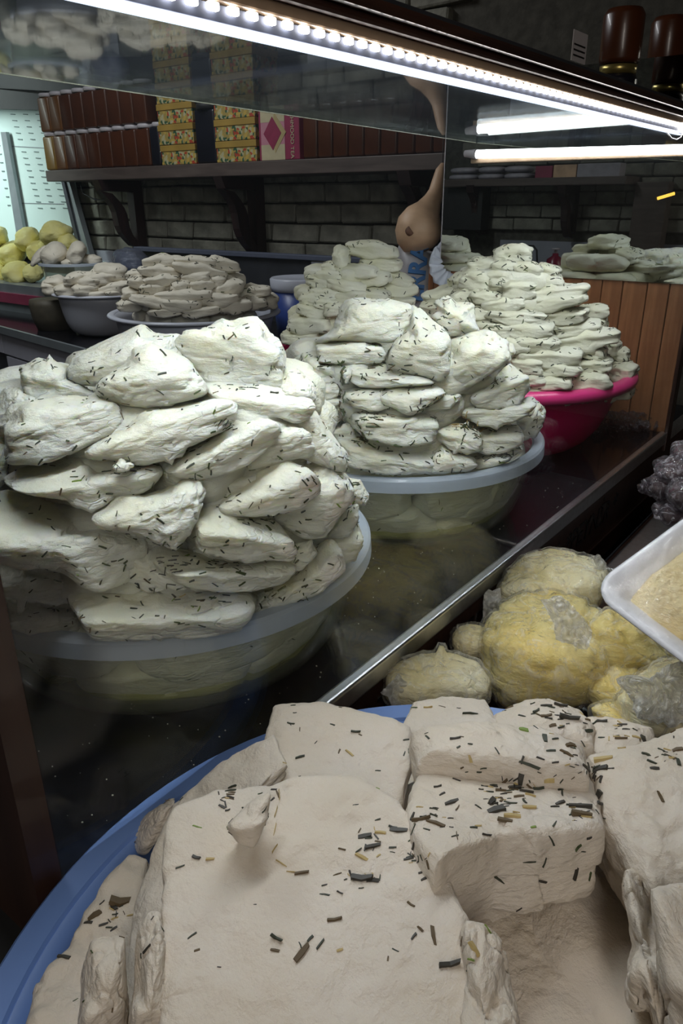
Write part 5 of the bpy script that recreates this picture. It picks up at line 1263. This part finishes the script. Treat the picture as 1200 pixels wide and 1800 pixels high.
link_mesh('film_cover', V, Fc, M['wrapfilm'], tr, tC, True)

# bag of dark dried fruit and a steel tray at the right edge
Cg = aty(1195, 905, 0.31)
stt = bm_obj('steel_tray', box_mesh((1.20, 0.12, 0.7805), (1.62, 0.345, 0.792), 0.004, 2), M['steel']); tag(stt, 'flat steel tray under the bags of dark dried fruit', 'tray')
ks = [((1170,852),26,1.26),((1196,830),30,1.24),((1188,880),24,1.26),((1150,860),12,1.28),((1210,870),30,1.2),((1185,905),20,1.22),((1215,800),28,1.26),((1165,815),10,1.3),((1160,893),10,1.25)]
pb = None
for k, ((x, y), r_, w_) in enumerate(ks):
    o = lump(ell_poly(x, y, r_ * 2.2, r_ * 1.6, random.uniform(-20, 20), e=2.4), None, 'knotted bag of dark dried fruit, ' + ['middle of the cluster, directly over the steel tray corner', 'upper right of the cluster, biggest one', 'below the biggest one, at the cluster centre', 'small one at its lower left', 'right behind the frame edge, half cut off', 'lowest one resting on the steel tray', 'topmost of the cluster at the frame edge', 'tiny one poking out at the upper left', 'tiny one at the lower left, touching the tray'][k], w=w_, mat='plum', n=10, e=2.4, push=0, name='fruit_bag', cat='bag', group='knotted bags of dark dried fruit', keep=False, aniso=1)
    me = o.data.copy(); V = np.array([v_.co for v_ in me.vertices]); nn = np.array([v_.normal for v_ in me.vertices])
    V = V + nn * (0.003 + 0.008 * np.abs(vnoise(V * 60 + k)))[:, None]; me.vertices.foreach_set('co', V.ravel()); me.materials.clear(); me.materials.append(M['film_dark'])
    s = bpy.data.objects.new('bag_film', me); COL.objects.link(s); s.parent = o
    if k in (0, 1, 3, 5): ear('bag_knot', [(x - r_ - 18, y - 8), (x - r_ - 4, y - 14), (x - r_ + 12, y - 8), (x - r_ + 14, y + 8), (x - r_ - 2, y + 10), (x - r_ - 16, y + 6)], w_ - 0.015, 'film_dark', o, amp=.01, n=8)

# cling film and a dark crumpled bag beside the pink basin
ear('crumpled_film', [(1040,745),(1075,722),(1125,722),(1158,740),(1150,775),(1110,800),(1060,810),(1035,790)], 1.66, 'film_dark', None, 'dark crumpled plastic bag between the pink basin and the corner post', 'bag', 0.03)

# ================================================================== BACKGROUND THINGS
# butter lumps in the cooler
bl = [(-8,418,42,40),(48,420,46,42),(100,412,56,46),(20,447,50,44),(66,442,40,36),(118,428,40,36),(28,480,50,42),(-6,480,36,38),(58,480,36,30),(88,440,40,40),(-10,450,40,40),(130,440,34,30)]
for k, (x, y, a_, b_) in enumerate(bl):
    w_ = float((atx(x, y, 2.2 if y < 460 else 2.08) - CAM) @ FW)
    lump(ell_poly(x, y, a_, b_, 0, e=2.2, jit=.1), None, f"pale yellow butter lump in the lit cooler, {'front' if y > 460 else 'rear'} row, {ORD[sorted(q[0] for q in bl if (q[1] > 460) == (y > 460)).index(x)]} from the left", w=w_, mat='butter_far', n=10, e=2.2, push=0, name='butter_lump', cat='butter', group='butter lumps in the cooler ' + ('front' if y > 460 else 'rear'), keep=False, aniso=1, amp=1.6)
# clear plastic bag behind the small bowl
wbg = float((atx(228, 458, 2.1) - CAM) @ FW)
M['bagblue'] = glass_mat('bluish_bag', (0.6, 0.64, 0.75), 1.0, 1.5, 0.35, (0.30, 0.33, 0.42), 0.15, 1.0, 30)
lump(ell_poly(228, 458, 62, 42, 8, e=2.3), None, 'crumpled bluish plastic bag behind the two white basins', w=wbg, mat='bagblue', n=14, e=2.3, push=0, name='plastic_bag', cat='bag', keep=False, amp=2)
# small tub on the back counter below the small bowl
tbp = atz(78, 545, 0.98)
tu = lathe('clay_pot', [(0.0, 0.9015), (0.07, 0.902), (0.085, 0.95), (0.09, 1.0), (0.085, 1.02), (0.0, 1.02)], (1.93, 2.93), M['pot'], None, 32); tu.location = Vector((1.77, 2.84, 0.9015)); tag(tu, 'dull brown pot behind the white basin beside the cooler', 'pot')
# blue bucket with white lid
pbk = np.array([2.08, 1.66])
bk = thing('paint_bucket', (pbk[0], pbk[1], 0.9015), 'blue bucket with a white lid behind the left heap', 'bucket')
cx = atz(528, 490, 1.12)
q = atx(530, 487, 2.05); rb_ = 0.105; cbk = (q[0], q[1]); ztb = q[2]
bk.location = Vector((cbk[0], cbk[1], 0.9015))
lathe('bucket_body', [(0.0, 0.9015), (rb_ * 0.82, 0.902), (rb_ * 0.97, ztb - 0.045), (0.0, ztb - 0.044)], cbk, M['bucket_blue'], bk, 40)
lathe('lid', [(0.0, ztb - 0.043), (rb_ * 1.0, ztb - 0.043), (rb_ * 1.04, ztb - 0.03), (rb_ * 1.05, ztb - 0.005), (rb_ * 1.0, ztb), (rb_ * 0.9, ztb - 0.006), (0.0, ztb - 0.006)], cbk, M['white_plastic'], bk, 40)
# extra counter piece carrying the bucket
box('side_counter_top', (1.75, 1.0, 0.875), (2.55, 1.36, 0.90), M['granite'])
tag(bpy.data.objects['side_counter_top'], 'dark worktop section behind the plank partition', 'counter')
# printed sack and frill
wS = float((atx(745, 500, 1.86) - CAM) @ FW)
M['sackp'] = M['sack']
sk = lump([(702,430),(722,428),(750,445),(790,455),(820,480),(810,560),(800,590),(700,590),(696,530),(700,480)], None, 'white woven sack with blue lettering behind the piled cheese', w=wS, mat='sack', n=20, e=3.5, push=0, name='printed_sack', cat='sack', aniso=1, amp=.6, fc=.8)
bv = LUMPS[-1][1]; d = ray(724, 532); h = bv.ray_cast(Vector(CAM), Vector(d).normalized(), 5)
if h[0] is not None:
    o_ = h[0] + Vector((-0.012, -0.004, 0)) 
    p_a = CAM + ray(741, 531) * (float((np.array(h[0]) - CAM) @ FW) - 0.03)
    p_b = CAM + ray(750, 452) * (float((np.array(h[0]) - CAM) @ FW) - 0.03)
    xd = p_b - p_a; yd = np.cross(xd, FW); yd = yd if yd @ R2 < 0 else -yd
    cu = text('lettering', 'ERRA', 0.062, p_a, xd, -np.cross(np.cross(xd, yd), xd) if False else yd, M['blue_ink'], sk, 0.003)
    cu.data.offset = 0.002
wR = wS - 0.215
fr = thing('paper_frill', CAM + ray(765, 460) * wR, 'white ruffled frill beside the gourd and the mirror edge', 'decoration')
V, Fc = [], []
cfr = CAM + ray(794, 466) * wR
for i in range(7):
    for k in range(49):
        g = 2 * math.pi * k / 48; rr = 0.012 + 0.045 * i / 6 * (1 + 0.07 * math.sin(g * 24))
        V.append(cfr + R2 * rr * math.cos(g) + U2 * rr * 1.15 * math.sin(g) - FW * (0.006 * math.sin(g * 16) * i / 3))
for i in range(6):
    for k in range(48): Fc.append([i * 49 + k, i * 49 + k + 1, (i + 1) * 49 + k + 1, (i + 1) * 49 + k])
fo = link_mesh('ruffle', V, Fc, M['ruffle'], fr, fr.location, True); s_ = fo.modifiers.new('s', 'SOLIDIFY'); s_.thickness = 0.001
# gourd
wG = wS - 0.14
gp = [(736,442,.010),(735,436,.040),(734,424,.054),(735,410,.061),(738,396,.060),(744,382,.050),(752,368,.034),(760,352,.024),(767,338,.021),(772,320,.020),(776,300,.016),(778,288,.006)]
gd = tube('bottle_gourd', [tuple(CAM + ray(x, y) * wG) for x, y, r_ in gp], [r_ for *_, r_ in gp], M['gourd'], None, 28)
tag(gd, 'dried bottle gourd with curved neck hanging at the mirror edge', 'gourd')
pp = CAM + ray(722, 404) * (wG - 0.052)
tube('scar', [tuple(pp), tuple(pp + FW * 0.008)], [0.011, 0.014], M['gourd_dark'], gd, 14)
tube('string', [tuple(CAM + ray(778, 289) * wG), tuple(CAM + ray(779, 240) * wG)], 0.0012, M['black'], gd, 6)

# ================================================================== BEHIND THE VIEWER, SEEN IN THE MIRROR
def mbox(name, x0_, y0_, x1_, y1_, X, dep, mat, label, cat, group=None, bev=0.004, parent=None):
    a_, b_ = mir(x0_, y0_, X), mir(x1_, y1_, X)
    lo = (X - dep, min(a_[1], b_[1]), min(a_[2], b_[2])); hi = (X, max(a_[1], b_[1]), max(a_[2], b_[2]))
    o = box(name, lo, hi, mat, parent, bev)
    if label: tag(o, label, cat, group)
    return o
XQ = XB + 0.02
wl = mir(1000, 425, XQ)
st(box('trim_2', (XB, -0.5, 0.6), (XQ, 2.4, wl[2]), M['white_wall']))
mbox('opposite_shelf', 781, 316, 1100, 324, XB + 0.27, 0.25, M['wood_shelf'], 'shelf board on the opposite wall, reflected in the mirror', 'shelf')
zs_ = mir(900, 316, XB + 0.27)[2]
for k, (xa, xb_, r_) in enumerate([(785,834,0),(836,880,0),(882,930,0),(787,832,1),(836,880,1),(882,926,1)]):
    a_, b_ = mir(xa, 310, XB + 0.25), mir(xb_, 310, XB + 0.25); h_ = 0.040
    yc, hw = (a_[1] + b_[1]) / 2, abs(a_[1] - b_[1]) / 2
    S, Fc = cubesphere(8); q = S / (np.sum(np.abs(S) ** 3, 1) ** (1 / 3))[:, None]
    c_ = np.array([XB + 0.17, yc, zs_ + h_ / 2 + r_ * h_ + 0.001])
    o = link_mesh('sugar_bag', q * np.array([0.09, hw, h_ / 2]) + c_, Fc, M['bag_white'], None, c_, True)
    tag(o, f"white paper bag on the reflected shelf, {'upper' if r_ else 'lower'} layer, {ORD[k % 3]} from the mirror's free edge", 'bag', 'white bags on the reflected shelf')
mbox('red_carton', 942, 292, 970, 315, XB + 0.25, 0.1, M['magenta_card'], 'red carton on the reflected shelf', 'box')
mbox('pale_carton', 974, 290, 1012, 315, XB + 0.25, 0.1, M['gourd'], 'tan carton on the reflected shelf beside the red one', 'box')
mbox('grey_carton', 1016, 288, 1088, 315, XB + 0.25, 0.1, M['bag_white'], 'wide grey carton on the reflected shelf', 'box')
for x_, lb in ((1000, 'dark bracket under the reflected shelf, right of the soap bottle'), (845, 'dark bracket under the reflected shelf, near the mirror edge')):
    b_ = mir(x_, 400, XB + 0.1); zt_ = mir(x_, 325, XB + 0.2)[2]
    bracket(0, lb, XB, 1, float(b_[1]), float(mir(x_, 412, XB + 0.1)[2]), float(zt_) - 0.002)
mbox('dark_cabinet', 781, 330, 845, 405, XB + 0.2, 0.12, M['black'], 'dark box reflected near the free edge of the mirror', 'box')
so = mir(975, 466, XB + 0.25)
sb = lathe('soap_bottle', [(0.0, so[2] - 0.09), (0.05, so[2] - 0.088), (0.055, so[2] - 0.03), (0.05, so[2] + 0.035), (0.02, so[2] + 0.055), (0.018, so[2] + 0.07), (0.0, so[2] + 0.07)], so, M['soap'], None, 24); tag(sb, 'red soap bottle with white pump, reflected in the mirror', 'bottle')
lathe('pump', [(0.0, so[2] + 0.07), (0.012, so[2] + 0.072), (0.010, so[2] + 0.09), (0.026, so[2] + 0.092), (0.026, so[2] + 0.10), (0.0, so[2] + 0.102)], so, M['lid_white'], sb, 16)
tp = tube('curved_tap', [tuple(mir(x, y, XB + 0.2)) for x, y in ((926, 438), (930, 432), (938, 432), (944, 440), (945, 470))], 0.006, M['black'], None, 10); tag(tp, 'thin black curved tap reflected left of the red soap bottle', 'tap')
sr = mir(960, 476, XB + 0.3)
sc_ = box('sink_counter', (XB + 0.045, 0.2, 0.0), (XB + 0.38, 2.3, so[2] - 0.091), M['white_wall']); tag(sc_, 'pale sink counter along the opposite wall', 'counter')
mbox('wood_post', 1118, 320, 1154, 470, XB + 0.15, 0.1, M['wood_shelf'], 'dark brown wooden post reflected at the right of the mirror', 'post')
am = tube('amber_lamp', [tuple(mir(x, y, XB + 0.6)) for x, y in ((1156, 349), (1186, 340))], 0.008, M['amber'], None, 10); tag(am, 'short amber lamp reflected at the right end of the mirror', 'lamp')

# lettering becomes plain mesh
bpy.context.view_layer.update()
dg = bpy.context.evaluated_depsgraph_get()
for o in [q for q in bpy.data.objects if q.type == 'FONT']:
    me = bpy.data.meshes.new_from_object(o.evaluated_get(dg), depsgraph=dg)
    n_ = bpy.data.objects.new('lettering', me); COL.objects.link(n_); n_.parent = o.parent; n_.matrix_local = o.matrix_local.copy()
    bpy.data.objects.remove(o)
for k, o in enumerate([q for q in bpy.data.objects if q.name.startswith('lettering')]): o.name = 'lettering'
